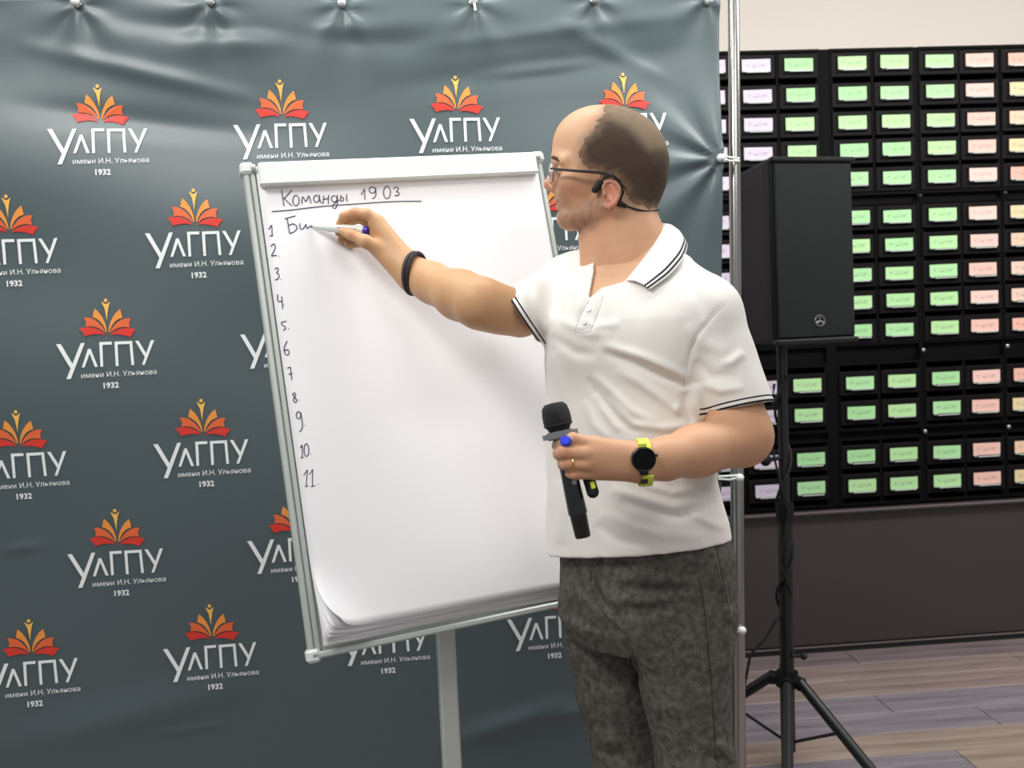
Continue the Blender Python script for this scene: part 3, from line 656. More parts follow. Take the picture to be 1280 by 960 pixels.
def fieldmesh(name, parts, mats, parent=None, colorfn=None, relax=1):
    Vs = []; Qs = []; n = 0
    for V, Q in parts: Vs.append(V); Qs.append(Q + n); n += len(V)
    V = np.concatenate(Vs); Q = np.concatenate(Qs)
    for _ in range(relax):      # light smoothing
        acc = np.zeros_like(V); c = np.zeros(len(V))
        for a, b_ in ((0, 1), (1, 2), (2, 3), (3, 0)):
            for u_, v_ in ((a, b_), (b_, a)):
                for ax in range(3): acc[:, ax] += np.bincount(Q[:, u_], V[Q[:, v_], ax], len(V))
                c += np.bincount(Q[:, u_], minlength=len(V))
        V = V * .5 + acc / np.maximum(c, 1)[:, None] * .5
    me = bpy.data.meshes.new(name); me.vertices.add(len(V)); me.vertices.foreach_set('co', V.astype(np.float32).ravel())
    me.loops.add(Q.size); me.loops.foreach_set('vertex_index', Q.astype(np.int32).ravel()); me.polygons.add(len(Q))
    me.polygons.foreach_set('loop_start', np.arange(0, Q.size, 4, dtype=np.int32)); me.polygons.foreach_set('loop_total', np.full(len(Q), 4, dtype=np.int32))
    me.polygons.foreach_set('use_smooth', np.ones(len(Q), dtype=bool)); me.update(calc_edges=True); me.validate()
    for m_ in mats: me.materials.append(m_)
    if colorfn is not None:
        at = me.color_attributes.new('tint', 'FLOAT_COLOR', 'POINT'); c = colorfn(V); at.data.foreach_set('color', np.column_stack([c, np.ones(len(c))]).astype(np.float32).ravel())
    o = link(bpy.data.objects.new(name, me))
    if parent is not None: setparent(o, parent)
    return o
def segd(px, py, a, b_):
    dx, dy = b_[0] - a[0], b_[1] - a[1]; t = np.clip(((px - a[0]) * dx + (py - a[1]) * dy) / (dx * dx + dy * dy + 1e-9), 0, 1)
    return np.hypot(px - a[0] - t * dx, py - a[1] - t * dy), t
def polysd(px, py, poly):
    d = np.full(px.shape, 1e9); ins = np.zeros(px.shape, bool)
    for a, b_ in zip(poly, poly[1:] + poly[:1]):
        d = np.minimum(d, segd(px, py, a, b_)[0]); c = ((a[1] > py) != (b_[1] > py)) & (px < (b_[0] - a[0]) * (py - a[1]) / (b_[1] - a[1] + 1e-12) + a[0]); ins ^= c
    return np.where(ins, -d, d)
def smooth01(x, a, b_): t = np.clip((x - a) / (b_ - a), 0, 1); return t * t * (3 - 2 * t)
def vnoise(p, f, seed=0):
    r = np.random.default_rng(seed); v = 0
    for _ in range(5):
        k = r.normal(size=3) * f; v = v + np.sin(p @ k + r.uniform(0, 6.28))
    return v / 5
def gfold(px, py, pts, w_, amp):        # crease along a polyline, tapering at its ends
    best = np.full(px.shape, 1e9); tt = np.zeros(px.shape); n = len(pts) - 1
    for i in range(n):
        d, t = segd(px, py, pts[i], pts[i + 1]); m_ = d < best; best = np.where(m_, d, best); tt = np.where(m_, (i + t) / n, tt)
    return amp * np.exp(-(best / w_) ** 2) * np.sqrt(np.clip(np.sin(np.pi * np.clip(tt, .0, 1)), 0, 1))

# ------------------------------------------------------------------ the man
E1 = np.array([.78, -.62]); E1 /= np.linalg.norm(E1); E2 = np.array([-E1[1] * -1, -E1[0]]); E2 = np.array([-.62, -.78]) / np.hypot(.62, .78)
DC = 1.65
person = empty('person', 'balding man in a white polo and grey jeans writing on the flipchart', 'person', tuple(P(815, 960, 1.66) * [1, 1, 0]))
MPX = DC / F_PX
lev = [(700, 797, .157, .125), (650, 793, .153, .122), (600, 787, .143, .116), (560, 786, .143, .117), (500, 789, .1465, .119), (450, 789, .148, .119), (400, 788, .144, .111), (365, 789, .118, .094), (340, 789, .08, .07)]
def torso(f, inset, k=.02):
    zs, cx, cy, a, b_ = [], [], [], [], []
    for y, x, hw, bb in lev:
        p = P(x, y, DC); aa = math.sqrt(max(hw ** 2 - (.62 * bb) ** 2, .001)) / .78
        zs.append(p[2]); cx.append(p[0]); cy.append(p[1]); a.append(aa - inset); b_.append(bb - inset)
    f.loft(zs, cx, cy, a, b_, E1, E2, 2.25, k)
    nb_ = P(789, 316, 1.665); sl_ = P(874, 388, 1.562); sr_ = P(718, 362, 1.745)
    f.cone(nb_, sl_, .056 - inset, .056 - inset, .045); f.cone(nb_, sr_, .052 - inset, .058 - inset, .045)
    f.cone(P(760, 400, 1.64), P(840, 410, 1.60), .085 - inset, .085 - inset, .05)      # chest
    f.cone(P(745, 425, 1.62), P(815, 430, 1.575), .065 - inset, .068 - inset, .06)      # pectorals
ARM_R = [(712, 370, 1.75), (650, 391, 1.652), (625, 387, 1.625), (600, 379, 1.61), (575, 369, 1.65), (540, 354, 1.715)]
ARM_Rr = [.050, .0395, .0395, .0425, .0425, .0365]
ARM_L = [(884, 395, 1.555), (927, 545, 1.53), (870, 564, 1.465), (832, 573, 1.425)]
ARM_Lr = [.052, .0475, .0385, .0325]
bd = lambda x, y: bpl(x, y, PAGE)[2]
HB = bd(440, 288)

# right arm and writing hand
fr = Field(P(722, 425, 1.60) * [0, 0, 1] + [P(412, 300, 1.8)[0], 1.52, 0], [P(725, 300, 1.75)[0] + .02, 1.93, P(440, 248, 1.7)[2] + .02], .0019)
Q = lambda x, y, d: P(x, y, HB + d)
fr.chain([P(*p) for p in ARM_R], ARM_Rr, .02)
wr1, wr2 = P(509, 331, HB - .075), P(514, 348, HB - .085)
fr.cone(P(540, 349, 1.715), wr1, .031, .0225, .015); fr.cone(P(540, 358, 1.715), wr2, .030, .022, .015)
fr.cone(wr1, Q(471, 279, -.062), .0225, .0165, .014); fr.cone(wr2, Q(474, 312, -.068), .022, .0165, .014)
fr.cone(wr1, Q(470, 294, -.046), .021, .017, .014); fr.cone(wr2, Q(468, 304, -.040), .020, .014, .014)
fr.chain([Q(474, 279, -.064), Q(459, 268, -.068), Q(444, 266, -.064), Q(430, 270, -.052), Q(424, 281, -.042)], [.0125, .0108, .0098, .0084, .0072], .004)          # index
fr.chain([Q(477, 312, -.072), Q(457, 302, -.082), Q(440, 293.5, -.072), Q(428, 289, -.056)], [.0160, .0122, .0100, .0080], .006)                # thumb
fr.chain([Q(472, 284, -.050), Q(450, 273, -.042), Q(434, 278, -.028), Q(423, 291, -.020)], [.0120, .0095, .0082, .0070], .003)              # middle
fr.chain([Q(468, 300, -.040), Q(446, 293, -.022), Q(433, 298, -.014), Q(426, 300, -.018)], [.0115, .0088, .0078, .0066], .003)
fr.chain([Q(468, 308, -.040), Q(450, 304, -.018), Q(440, 306, -.012), Q(434, 305, -.016)], [.0105, .0078, .0068, .0060], .003)
# left arm and the hand round the microphone
fl = Field([P(686, 600, 1.38)[0] - .012, 1.30, P(900, 592, 1.5)[2] - .03], [P(966, 500, 1.55)[0] + .03, 1.62, P(880, 380, 1.55)[2] + .03], .0021)
fl.chain([P(*p) for p in ARM_L], ARM_Lr, .022)
fl.cone(P(832, 569, 1.425), P(800, 572, 1.398), .028, .0225, .012); fl.cone(P(832, 577, 1.425), P(800, 584, 1.400), .028, .0220, .012)
MC = [(731, 555, 1.376), (729, 567, 1.368), (731, 580.5, 1.370), (738, 591, 1.378)]
for (x, y, d), w0, r in zip(MC, ((798, 570), (798, 574), (798, 580), (798, 585)), (.0125, .0135, .013, .0115)): fl.cone(P(w0[0], w0[1], 1.398), P(x + 6, y, d + .004), .0205, r, .012)
fl.chain([P(731, 554, 1.376), P(716, 549, 1.372), P(703, 552, 1.380), P(697, 557, 1.402), P(706, 560, 1.416)], [.0115, .0102, .0094, .0086, .0074], .0028)
fl.chain([P(731, 567, 1.368), P(706, 565, 1.3665), P(699, 567, 1.385), P(700, 569, 1.406), P(710, 570, 1.418)], [.0118, .0108, .0098, .0084, .0072], .0028)
fl.chain([P(732, 580.5, 1.370), P(711, 579.5, 1.369), P(704, 580, 1.386), P(704, 581, 1.406), P(714, 582, 1.418)], [.0112, .0096, .0088, .0080, .0070], .0028)
fl.chain([P(739, 591, 1.378), P(719, 592.5, 1.373), P(711, 592, 1.388), P(711, 592, 1.406), P(720, 592, 1.416)], [.0102, .0086, .0078, .0072, .0062], .0028)
fl.chain([P(776, 566, 1.41), P(742, 556, 1.424), P(716, 556, 1.424), P(699, 556, 1.418)], [.016, .0135, .0108, .0085], .006)                       # thumb behind the microphone

# head, neck
YC = 1.662
H = lambda x, y, dy=0: P(x, y, YC + dy)
fh = Field([P(676, 300, YC)[0] - .01, 1.555, P(780, 372, 1.66)[2]], [P(835, 200, YC)[0] + .012, 1.785, P(770, 132, YC)[2] + .012], .0019)
m1 = YC / F_PX
fh.ell(H(762, 199), (67.5 * m1, .0765, 64 * m1), .01)
fh.ell(H(800, 212), (30 * m1, .062, 48 * m1), .03)
fh.ell(H(728, 228), (36 * m1, .052, 44 * m1), .025)
fh.ell(H(741, 178), (49 * m1, .062, 42 * m1), .02)
for sg in (-1, 1):
    fh.cone(H(712, 272, sg * .006), H(757, 258, sg * .050), .0175, .0150, .014)   # jaw
    fh.cone(H(757, 258, sg * .052), H(762, 225, sg * .062), .016, .012, .02)
    fh.ell(H(712, 228, sg * .036), (.021, .018, .015), .02)                         # cheekbone
    fh.cone(H(698.5, 199, sg * .014), H(706, 201, sg * .043), .0100, .0082, .016)     # brow
    fh.ell(H(693.5, 214, sg * .034), (.013, .018, .0115), .008, sub=True)               # eye socket
    fh.ell(H(703.5, 214, sg * .031), (.0118, .0122, .0118), .002); fh.ell(H(694.2, 214.5, sg * .034), (.006, .0105, .0034), .001, sub=True)                       # lids over the eyeball
    fh.ell(H(694, 234, sg * .0105), (.0095, .0068, .0065), .004)                      # nostril wing
fh.cone(H(712, 272, -.008), H(712, 272, .008), .0205, .0205, .014)      # chin
fh.ell(H(713, 251), (.0245, .030, .024), .014)
fh.ell(H(699.5, 250), (.0095, .020, .0050), .003); fh.ell(H(701, 257.5), (.0090, .018, .0054), .003); fh.ell(H(702, 264), (.010, .014, .003), .004, sub=True)
fh.ell(H(697, 254), (.006, .017, .0010), .002, sub=True)
fh.chain([H(699, 205), H(692, 219), H(686.5, 230)], [.0085, .0082, .0095], .008)
fh.cone(H(686, 231.5), H(694, 236), .0078, .008, .006)
for sg in (-1, 1): fh.ell(H(690, 240, sg * .005), (.004, .0028, .0035), .002, sub=True)
fh.cone(H(742, 276), H(768, 282), .020, .038, .018)
fh.cone(H(776, 258), H(786, 312, .002), .0595, .064, .022); fh.cone(H(786, 312, .002), H(792, 345, .0), .064, .075, .03)
fh.cone(H(735, 302, -.004), H(746, 372, -.02), .014, .03, .03)
for sg in (-1, 1): fh.cone(H(778, 262, sg * .045), H(742, 345, sg * .014), .014, .011, .018)     # neck muscle
hairD = fh.D.copy()
# ears
for sg in (-1, 1):
    yo = sg * .0735; R3 = [np.array([.94, sg * .30, .16]), np.array([-sg * .3, .95, 0]), np.array([-.16, 0, .98])]
    R3 = [r_ / np.linalg.norm(r_) for r_ in R3]
    fh.ell(H(764, 240, yo), (.0150, .0075, .0225), .006, R3)
    fh.ell(H(763, 240, yo + sg * .0085), (.0085, .0060, .0130), .002, R3, sub=True)
    ear = [(756, 243), (754, 234), (757, 228), (763, 226), (770, 229), (774, 236), (773, 246), (768, 254), (761, 259), (756, 257)]
    dep_ = [.002, .004, .006, .008, .010, .011, .010, .007, .003, .001]
    for i in range(len(ear) - 1): fh.cone(H(*ear[i], yo + sg * dep_[i]), H(*ear[i + 1], yo + sg * dep_[i + 1]), .0030 if i < 7 else .0044, .0030 if i < 6 else .0044, .002)
    fh.cone(H(764, 232, yo + sg * .006), H(768, 246, yo + sg * .006), .0024, .0024, .002)     # inner fold
    fh.ell(H(755.5, 243, yo + sg * .004), (.003, .003, .0045), .002)       # tragus
# torso skin, hidden under the shirt except at the open placket
ft = Field([-.0, 1.42, .98], [.50, 1.86, 1.57], .0045); torso(ft, .0075); ft.halfspace([0, 0, P(790, 660, 1.6)[2]], [0, 0, -1])
body_parts = [g.mesh() for g in (fr, fl, fh, ft)]
HAIR = [(752, 143), (741, 160), (728, 174), (723, 190), (727, 205), (736, 211), (748, 214), (752, 222), (757, 223), (772, 221), (778, 230), (781, 240), (785, 249), (797, 257), (816, 262), (845, 266), (845, 120), (758, 120)]
def skincol(V):
    px, py = proj(V); n = len(V); base = np.tile(np.array(lin((212, 166, 130))[:3]), (n, 1))
    def blend(c, w_): return base * (1 - w_[:, None]) + np.array(lin(c)[:3]) * w_[:, None]
    head = (V[:, 2] > P(780, 330, 1.6)[2]) & (px > 670) & (px < 850) & (V[:, 1] > 1.5)
    nz_ = vnoise(V, 90, 3)
    base = blend((202, 148, 116), np.where(head, .55, 0) * smooth01(py, 190, 225))
    base = blend((208, 138, 118), head * .6 * smooth01(-np.hypot((px - 682) / 10, (py - 232) / 9), -1, -.2))
    base = blend((208, 142, 118), head * .35 * smooth01(-np.hypot((px - 718) / 22, (py - 238) / 18), -1, -.2))
    base = blend((206, 134, 112), head * .7 * smooth01(-np.hypot((px - 764) / 14, (py - 242) / 22), -1, -.7) * (np.abs(V[:, 1] - H(764, 240)[1]) > .068))
    st = smooth01(-polysd(px, py, [(689, 238), (706, 243), (718, 258), (742, 246), (752, 226), (758, 258), (745, 285), (722, 300), (698, 290)]), -5, 5)
    base = blend((142, 112, 92), head * st * (.62 + .22 * nz_ + .2 * vnoise(V, 500, 31)))
    base = blend((184, 110, 98), head * .7 * smooth01(-np.hypot((px - 698) / 5, (py - 253.5) / 4.5), -1, -.5))
    hm = smooth01(-polysd(px, py, HAIR) + 3 * vnoise(V, 150, 15), -13, 12); base = blend((104, 84, 68), head * hm * (.80 + .15 * vnoise(V, 260, 4)))
    arm = (px < 660) & (py < 430); base = blend((200, 154, 110), arm * .75)
    arm2 = (py > 505) & (px > 690); base = blend((200, 148, 114), arm2 * .6)
    kn = np.zeros(n)
    for x, y in ((706, 565), (711, 580), (720, 592), (444, 264), (440, 293)): kn = np.maximum(kn, np.exp(-((px - x) ** 2 + (py - y) ** 2) / 40))
    base = blend((206, 134, 108), kn * .45)
    return base * (1 + .04 * nz_)[:, None]
M_skin = mat('skin', (220, 175, 140), .5, spec=.4, bump=.12, bscale=500, sss=.15)
nt = M_skin.node_tree; vc = nt.nodes.new('ShaderNodeVertexColor'); vc.layer_name = 'tint'; nt.links.new(vc.outputs[0], nt.nodes['Principled BSDF'].inputs['Base Color'])
body = fieldmesh('body', body_parts, [M_skin], person, skincol, 1)
# hair: short clipped shell on the scalp
fh.D = hairD
ii, pp = fh.band(.012); px, py = proj(pp); dpoly = polysd(px, py, HAIR) + 3.5 * vnoise(pp, 140, 5) + 3 * vnoise(pp, 420, 6)
crown = smooth01(-polysd(px, py, [(750, 120), (755, 146), (790, 165), (815, 200), (845, 190), (840, 110)]), -6, 8)
th_ = (.0034 - .0016 * crown + .0004 * vnoise(pp, 700, 8)) * smooth01(-dpoly, -1, 16) - .0002 + .0006 * vnoise(pp, 500, 14) * smooth01(dpoly, -16, 0)
Dn = np.full_like(fh.D, .02); Dn[ii] = np.maximum(hairD[ii] - th_, np.maximum(dpoly * MPX, -(hairD[ii] + .004))); fh.D = Dn
def haircol(V):
    px, py = proj(V); c = smooth01(-polysd(px, py, [(745, 120), (752, 142), (785, 158), (812, 188), (845, 185), (840, 110)]), -8, 8)[:, None]  # lighter crown: thinner hair, plus its shine put into the colour
    e_ = smooth01(polysd(px, py, HAIR) + 3.5 * vnoise(V, 140, 5), -15, -1)[:, None] * .9
    a = np.array(lin((80, 64, 53))[:3]); b_ = np.array(lin((136, 116, 94))[:3]); g = np.array(lin((134, 106, 84))[:3])
    r_ = a * (1 - c) + b_ * c; r_ = r_ * (1 - e_) + g * e_; return r_ * (1 + .12 * vnoise(V, 300, 9))[:, None]
M_hair = mat('hair', (70, 56, 46), .75, spec=.25, bump=.7, bscale=900); nt = M_hair.node_tree; vc = nt.nodes.new('ShaderNodeVertexColor'); vc.layer_name = 'tint'; nt.links.new(vc.outputs[0], nt.nodes['Principled BSDF'].inputs['Base Color'])
fieldmesh('hair', [fh.mesh()], [M_hair], person, haircol, 0)
M_brow = mat('eyebrow_hair', (66, 50, 40), .9, bump=.6, bscale=1200)
for sg in (-1, 1):
    b = MB(); b.tube([H(690.5, 198, sg * .012), H(692, 196.5, sg * .024), H(697, 198.5, sg * .038), H(705, 205, sg * .050)], [.0020, .0046, .0046, .0020], 8, sq=.6); b.build('eyebrow', M_brow, person, True)
    b = MB(); b.ball(H(703.5, 214, sg * .0315), .0112, 10); b.build('eyeball', mat('eye_white', (228, 222, 216), .25), person, True)
    b = MB(); b.ball(H(696.6, 214, sg * .0322), .0046, 8, (.5, 1, 1)); b.build('iris', mat('iris', (70, 60, 52), .2), person, True)

# polo shirt
hemp = [P(750, 700, 1.53), P(912, 674, 1.60), P(686, 692, 1.70)]; hn = np.cross(hemp[1] - hemp[0], hemp[2] - hemp[0]); hn /= np.linalg.norm(hn); hn = hn if hn[2] < 0 else -hn
fs = Field([P(628, 380, 1.65)[0] - .01, 1.425, min(p[2] for p in hemp) - .02], [P(968, 500, 1.55)[0] + .02, 1.845, P(780, 296, 1.66)[2]], .0029)
torso(fs, 0)
RS0, RS1 = P(715, 364, 1.752), P(652, 393, 1.655); LS0, LS1 = P(880, 397, 1.558), P(925, 508, 1.532)
rdir = (RS1 - RS0) / np.linalg.norm(RS1 - RS0); ldir = (LS1 - LS0) / np.linalg.norm(LS1 - LS0)
fs.cone(RS0, P(740, 375, 1.71), .064, .05, .03); fs.cone(LS0, P(850, 410, 1.60), .062, .06, .03); fs.cone(P(815, 318, 1.69), P(840, 350, 1.66), .034, .046, .03); fs.cone(P(770, 322, 1.72), P(800, 350, 1.70), .034, .05, .03)
mainD = fs.D.copy(); fs.D[:] = .5
cutR = P(650, 392, 1.652); cutL = P(926, 511, 1.532); nR = np.array([-.86, .05, -.5]); nR /= np.linalg.norm(nR); nL = np.array([.147, ldir[1], -.98]); nL /= np.linalg.norm(nL)
fs.cone(RS0, cutR, .063, .0520, .01); fs.cone(cutR, cutR + rdir * .06, .052, .051, .01); fs.halfspace(cutR, nR); fs.cone(cutR - rdir * .012, cutR + rdir * .06, .0445, .0445, .002, sub=True); sR = fs.D.copy(); fs.D[:] = .5
fs.cone(LS0, LS1 + ldir * .08, .0630, .0515, .01); fs.halfspace(cutL, nL); fs.cone(cutL - ldir * .022, cutL + ldir * .05, .0485, .0485, .003, sub=True)
for sD, kk in ((sR, .028), (fs.D.copy(), .014)):
    h_ = np.maximum(kk - np.abs(mainD - sD), 0) / kk; mainD = np.minimum(mainD, sD) - h_ * h_ * kk / 4
fs.D = mainD.astype(np.float32); del sR, mainD
fs.halfspace(hemp[0], hn)
# creases
ii, pp = fs.band(.022); px, py = proj(pp); dp = (pp - O) @ fwd
frontw = smooth01(-(((pp[:, :2] - P(789, 500, DC)[:2]) @ E2)), -.02, .06) * 0 + smooth01(((pp[:, :2] - P(789, 500, DC)[:2]) @ E2) + .5 * np.maximum(0, (pp[:, :2] - P(789, 500, DC)[:2]) @ E1), -.02, .04)
FO = [([(748, 428), (775, 438), (805, 447), (835, 460), (862, 474)], 6, .0050), ([(755, 440), (790, 452), (825, 468), (858, 484)], 5, -.0045), ([(770, 462), (800, 478), (830, 500), (848, 516)], 6, .0038),
      ([(742, 468), (765, 490), (790, 514), (822, 528)], 5, .0036), ([(735, 472), (752, 500), (772, 524), (800, 542)], 5, -.0034), ([(745, 492), (757, 515), (775, 540)], 4, .0036), ([(762, 498), (790, 530), (828, 535), (868, 532)], 5, .0035), ([(730, 500), (742, 530), (760, 548)], 5, .0030),
      ([(868, 480), (872, 505), (880, 528)], 6, .0045), ([(855, 490), (858, 512), (866, 530)], 5, -.0040), ([(845, 505), (850, 520)], 4, .003),
      ([(762, 612), (800, 622), (840, 634), (880, 626)], 6, .0046), ([(775, 626), (815, 640), (850, 646), (895, 628)], 6, -.0045), ([(800, 604), (840, 616), (885, 612)], 5, .0040), ([(750, 640), (790, 658), (830, 668), (880, 672)], 7, .0035), ([(860, 640), (885, 652), (905, 660)], 5, .0040), ([(745, 655), (775, 676), (815, 684)], 6, -.0030), ([(700, 600), (702, 640), (700, 680)], 8, .003),
      ([(700, 400), (735, 416), (765, 420)], 6, .0035), ([(690, 420), (720, 440), (745, 444)], 6, -.0030), ([(722, 398), (745, 408), (775, 405)], 5, .003), ([(690, 440), (700, 480), (706, 520)], 7, .0030),
      ([(860, 405), (880, 430), (910, 440)], 8, .003), ([(930, 440), (915, 452), (900, 456)], 5, .0035), ([(878, 480), (900, 488), (930, 484)], 5, .0035), ([(870, 450), (890, 470), (925, 470)], 6, -.003), ([(905, 378), (888, 398), (872, 418), (862, 440), (856, 466)], 2.2, -.0022),
      ([(664, 348), (672, 370), (680, 395), (682, 418)], 6, .0035), ([(680, 345), (694, 372), (700, 395)], 6, -.0035), ([(648, 362), (656, 380), (668, 404)], 5, .0025), ([(700, 342), (722, 370), (728, 400)], 6, .003), ([(855, 345), (870, 372), (880, 400)], 6, -.0025),
      ([(735, 374), (724, 398), (719, 414)], 1.8, -.0022), ([(752, 372), (746, 396), (738, 414)], 1.8, -.0020), ([(719, 414), (738, 414)], 1.6, -.002)]
dsp = np.zeros(len(pp))
for pts_, w_, amp in FO: dsp += gfold(px, py, pts_, w_ * 1.1, amp * 1.5)
dsp = dsp * frontw + .0014 * vnoise(pp, 32, 11) + .0008 * vnoise(pp, 70, 12)
fs.D[ii] -= dsp.astype(np.float32)
# neck hole and open V
VP_ = [(741, 296), (741.5, 318), (743, 338), (735.5, 374), (752, 360), (781, 352), (800, 330), (815, 312), (826, 290), (826, 270), (742, 270)]
ii, pp = fs.band(.05); px, py = proj(pp); dp = (pp - O) @ fwd
cutd = np.maximum(polysd(px, py, VP_) * MPX, dp - 1.66); fs.D[ii] = np.maximum(fs.D[ii], -cutd)
fs.cone(H(782, 285), H(789, 335), .067, .071, .004, sub=True)
def stripeshirt():
    m = mat('polo_cotton', (238, 234, 227), .85, spec=.2, bump=.25, bscale=1600); nt = m.node_tree; bs = nt.nodes['Principled BSDF']; g = nt.nodes.new('ShaderNodeNewGeometry'); last = None
    for c, nn, rad in ((cutR, nR, .074), (cutL, nL, .075)):
        s1 = nt.nodes.new('ShaderNodeVectorMath'); s1.operation = 'SUBTRACT'; s1.inputs[1].default_value = tuple(c); nt.links.new(g.outputs['Position'], s1.inputs[0])
        dt = nt.nodes.new('ShaderNodeVectorMath'); dt.operation = 'DOT_PRODUCT'; dt.inputs[1].default_value = tuple(nn); nt.links.new(s1.outputs[0], dt.inputs[0])
        ln = nt.nodes.new('ShaderNodeVectorMath'); ln.operation = 'LENGTH'; nt.links.new(s1.outputs[0], ln.inputs[0])
        ins = nt.nodes.new('ShaderNodeMath'); ins.operation = 'LESS_THAN'; ins.inputs[1].default_value = rad; nt.links.new(ln.outputs['Value'], ins.inputs[0])
        for t0, hw in ((-.0022, .0016), (-.0100, .0013)):
            cp_ = nt.nodes.new('ShaderNodeMath'); cp_.operation = 'COMPARE'; cp_.inputs[1].default_value = t0; cp_.inputs[2].default_value = hw; nt.links.new(dt.outputs['Value'], cp_.inputs[0])
            mu = nt.nodes.new('ShaderNodeMath'); mu.operation = 'MULTIPLY'; nt.links.new(cp_.outputs[0], mu.inputs[0]); nt.links.new(ins.outputs[0], mu.inputs[1])
            if last is not None: ad = nt.nodes.new('ShaderNodeMath'); ad.operation = 'MAXIMUM'; nt.links.new(mu.outputs[0], ad.inputs[0]); nt.links.new(last.outputs[0], ad.inputs[1]); mu = ad
            last = mu
    mx = nt.nodes.new('ShaderNodeMix'); mx.data_type = 'RGBA'; mx.inputs['A'].default_value = lin((238, 234, 227)); mx.inputs['B'].default_value = lin((34, 34, 44)); nt.links.new(last.outputs[0], mx.inputs['Factor']); nt.links.new(mx.outputs['Result'], bs.inputs['Base Color'])
    return m
M_polo = stripeshirt(); M_poloplain = mat('polo_rib', (239, 235, 229), .85, spec=.2, bump=.3, bscale=1800); M_navy = mat('navy_trim', (32, 32, 42), .8)
shirt = fieldmesh('polo_shirt', [fs.mesh()], [M_polo], person, None, 1)
# collar: leaf folded over, two dark stripes near its edge
CP = [((782, 352, 1.560), (812, 363, 1.535)), ((792, 340, 1.570), (825, 354, 1.542)), ((803, 326, 1.580), (838, 344, 1.552)), ((815, 310, 1.596), (851, 329, 1.570)), ((824, 296, 1.620), (857, 317, 1.602)), ((829, 286, 1.650), (858, 304, 1.645)),
      ((826, 281, 1.685), (846, 292, 1.705)), ((812, 282, 1.715), (828, 294, 1.750)), ((785, 292, 1.728), (792, 306, 1.778)), ((762, 304, 1.722), (760, 318, 1.770)), ((747, 314, 1.700), (742, 328, 1.745)), ((742, 322, 1.672), (732, 342, 1.705)), ((742, 334, 1.645), (728, 352, 1.672))]
def crv(pts_, n):
    pts_ = np.array(pts_); t = np.linspace(0, len(pts_) - 1, n); o_ = []
    for q in t:
        i = min(int(q), len(pts_) - 2); f_ = q - i; p0 = pts_[max(i - 1, 0)]; p1 = pts_[i]; p2 = pts_[i + 1]; p3 = pts_[min(i + 2, len(pts_) - 1)]
        o_.append(.5 * (2 * p1 + (p2 - p0) * f_ + (2 * p0 - 5 * p1 + 4 * p2 - p3) * f_ ** 2 + (3 * p1 - p0 - 3 * p2 + p3) * f_ ** 3))
    return np.array(o_)
def bvh(o): me = o.data; return BVHTree.FromPolygons([tuple(v.co) for v in me.vertices], [tuple(p.vertices) for p in me.polygons])
shb = bvh(shirt); bob = bvh(body)
def near(tree, x, y, D, off):
    r_ = ray(x, y); L_ = np.linalg.norm(r_); h_ = tree.ray_cast(Vector(O), Vector(r_ / L_))
    return P(x, y, min(D, h_[3] / L_ - off)) if h_[0] is not None else P(x, y, D)
fo = crv([near(bob, *a, .008) if i < 6 else P(*a) for i, (a, _) in enumerate(CP)], 90); ed = crv([near(shb, *c, .008) if i < 6 else P(*c) for i, (_, c) in enumerate(CP)], 90)
ncen = H(786, 315)
rowsC = [(-.0, 'in')]; V = []; MI = []
ts = [-1, -.5, 0, .12, .4, .7, .78, .84, .89, .95, 1.0]
for i in range(90):
    f_, e_ = fo[i], ed[i]; inn = (ncen - f_) * [1, 1, 0]; inn /= np.linalg.norm(inn) + 1e-9
    for t in ts:
        if t < 0: V.append(f_ + inn * .004 * (1 if t > -.9 else 1.6) + ZZ * t * .028)
        else: out = -inn; V.append(f_ + (e_ - f_) * t + (out * .6 + ZZ * .8) * (.008 * math.sin(math.pi * min(t * 1.0, 1))) + ZZ * .001)
nT = len(ts); Fs = []
for i in range(89):
    for k in range(nT - 1): Fs.append((i * nT + k, (i + 1) * nT + k, (i + 1) * nT + k + 1, i * nT + k + 1)); MI.append(1 if (k in (6, 8)) else 0)
co_ = meshobj('collar', V, Fs, None, None, True, [M_poloplain, M_navy], MI); setparent(co_, shirt); co_.matrix_parent_inverse = Matrix.Identity(4)
so = co_.modifiers.new('t', 'SOLIDIFY'); so.thickness = .0022; so.offset = 0
deps = bpy.context.evaluated_depsgraph_get()
def bvh(o): me = o.data; return BVHTree.FromPolygons([tuple(v.co) for v in me.vertices], [tuple(p.vertices) for p in me.polygons])
def drape(tree, pts_, off, sub=4):
    out_ = []
    for a, b_ in zip(pts_, pts_[1:]):
        for k in range(sub):
            x, y = a[0] + (b_[0] - a[0]) * k / sub, a[1] + (b_[1] - a[1]) * k / sub; r_ = ray(x, y); r_ = r_ / np.linalg.norm(r_)
            h_ = tree.ray_cast(Vector(O), Vector(r_)); 
            if h_[0] is not None: out_.append(np.array(h_[0]) + np.array(h_[1]) * off)
    return out_
M_button = mat('shirt_button', (222, 222, 220), .3)
shb = bvh(shirt)
for x, y in ((736, 387), (731, 403)):
    r_ = ray(x, y); r_ = r_ / np.linalg.norm(r_); h_ = shb.ray_cast(Vector(O), Vector(r_))
    if h_[0] is not None: q = np.array(h_[0]); nn = np.array(h_[1]); b = MB(); b.tube([q, q + nn * .0018], .0042, 14); bo = b.build('button', M_button, shirt, True); bo.matrix_parent_inverse = Matrix.Identity(4)
M_seam = mat('white_stitch', (206, 205, 204), .9)
b = MB()
for pts_ in ([(905, 380), (888, 398), (872, 418), (862, 440), (856, 466), (853, 490)], [(735.5, 376), (724, 398), (719, 414), (729, 416), (738, 414), (750, 384), (755, 366)]):
    d_ = drape(shb, pts_, .0003); 
    if len(d_) > 2: b.tube(d_, .0006, 5)
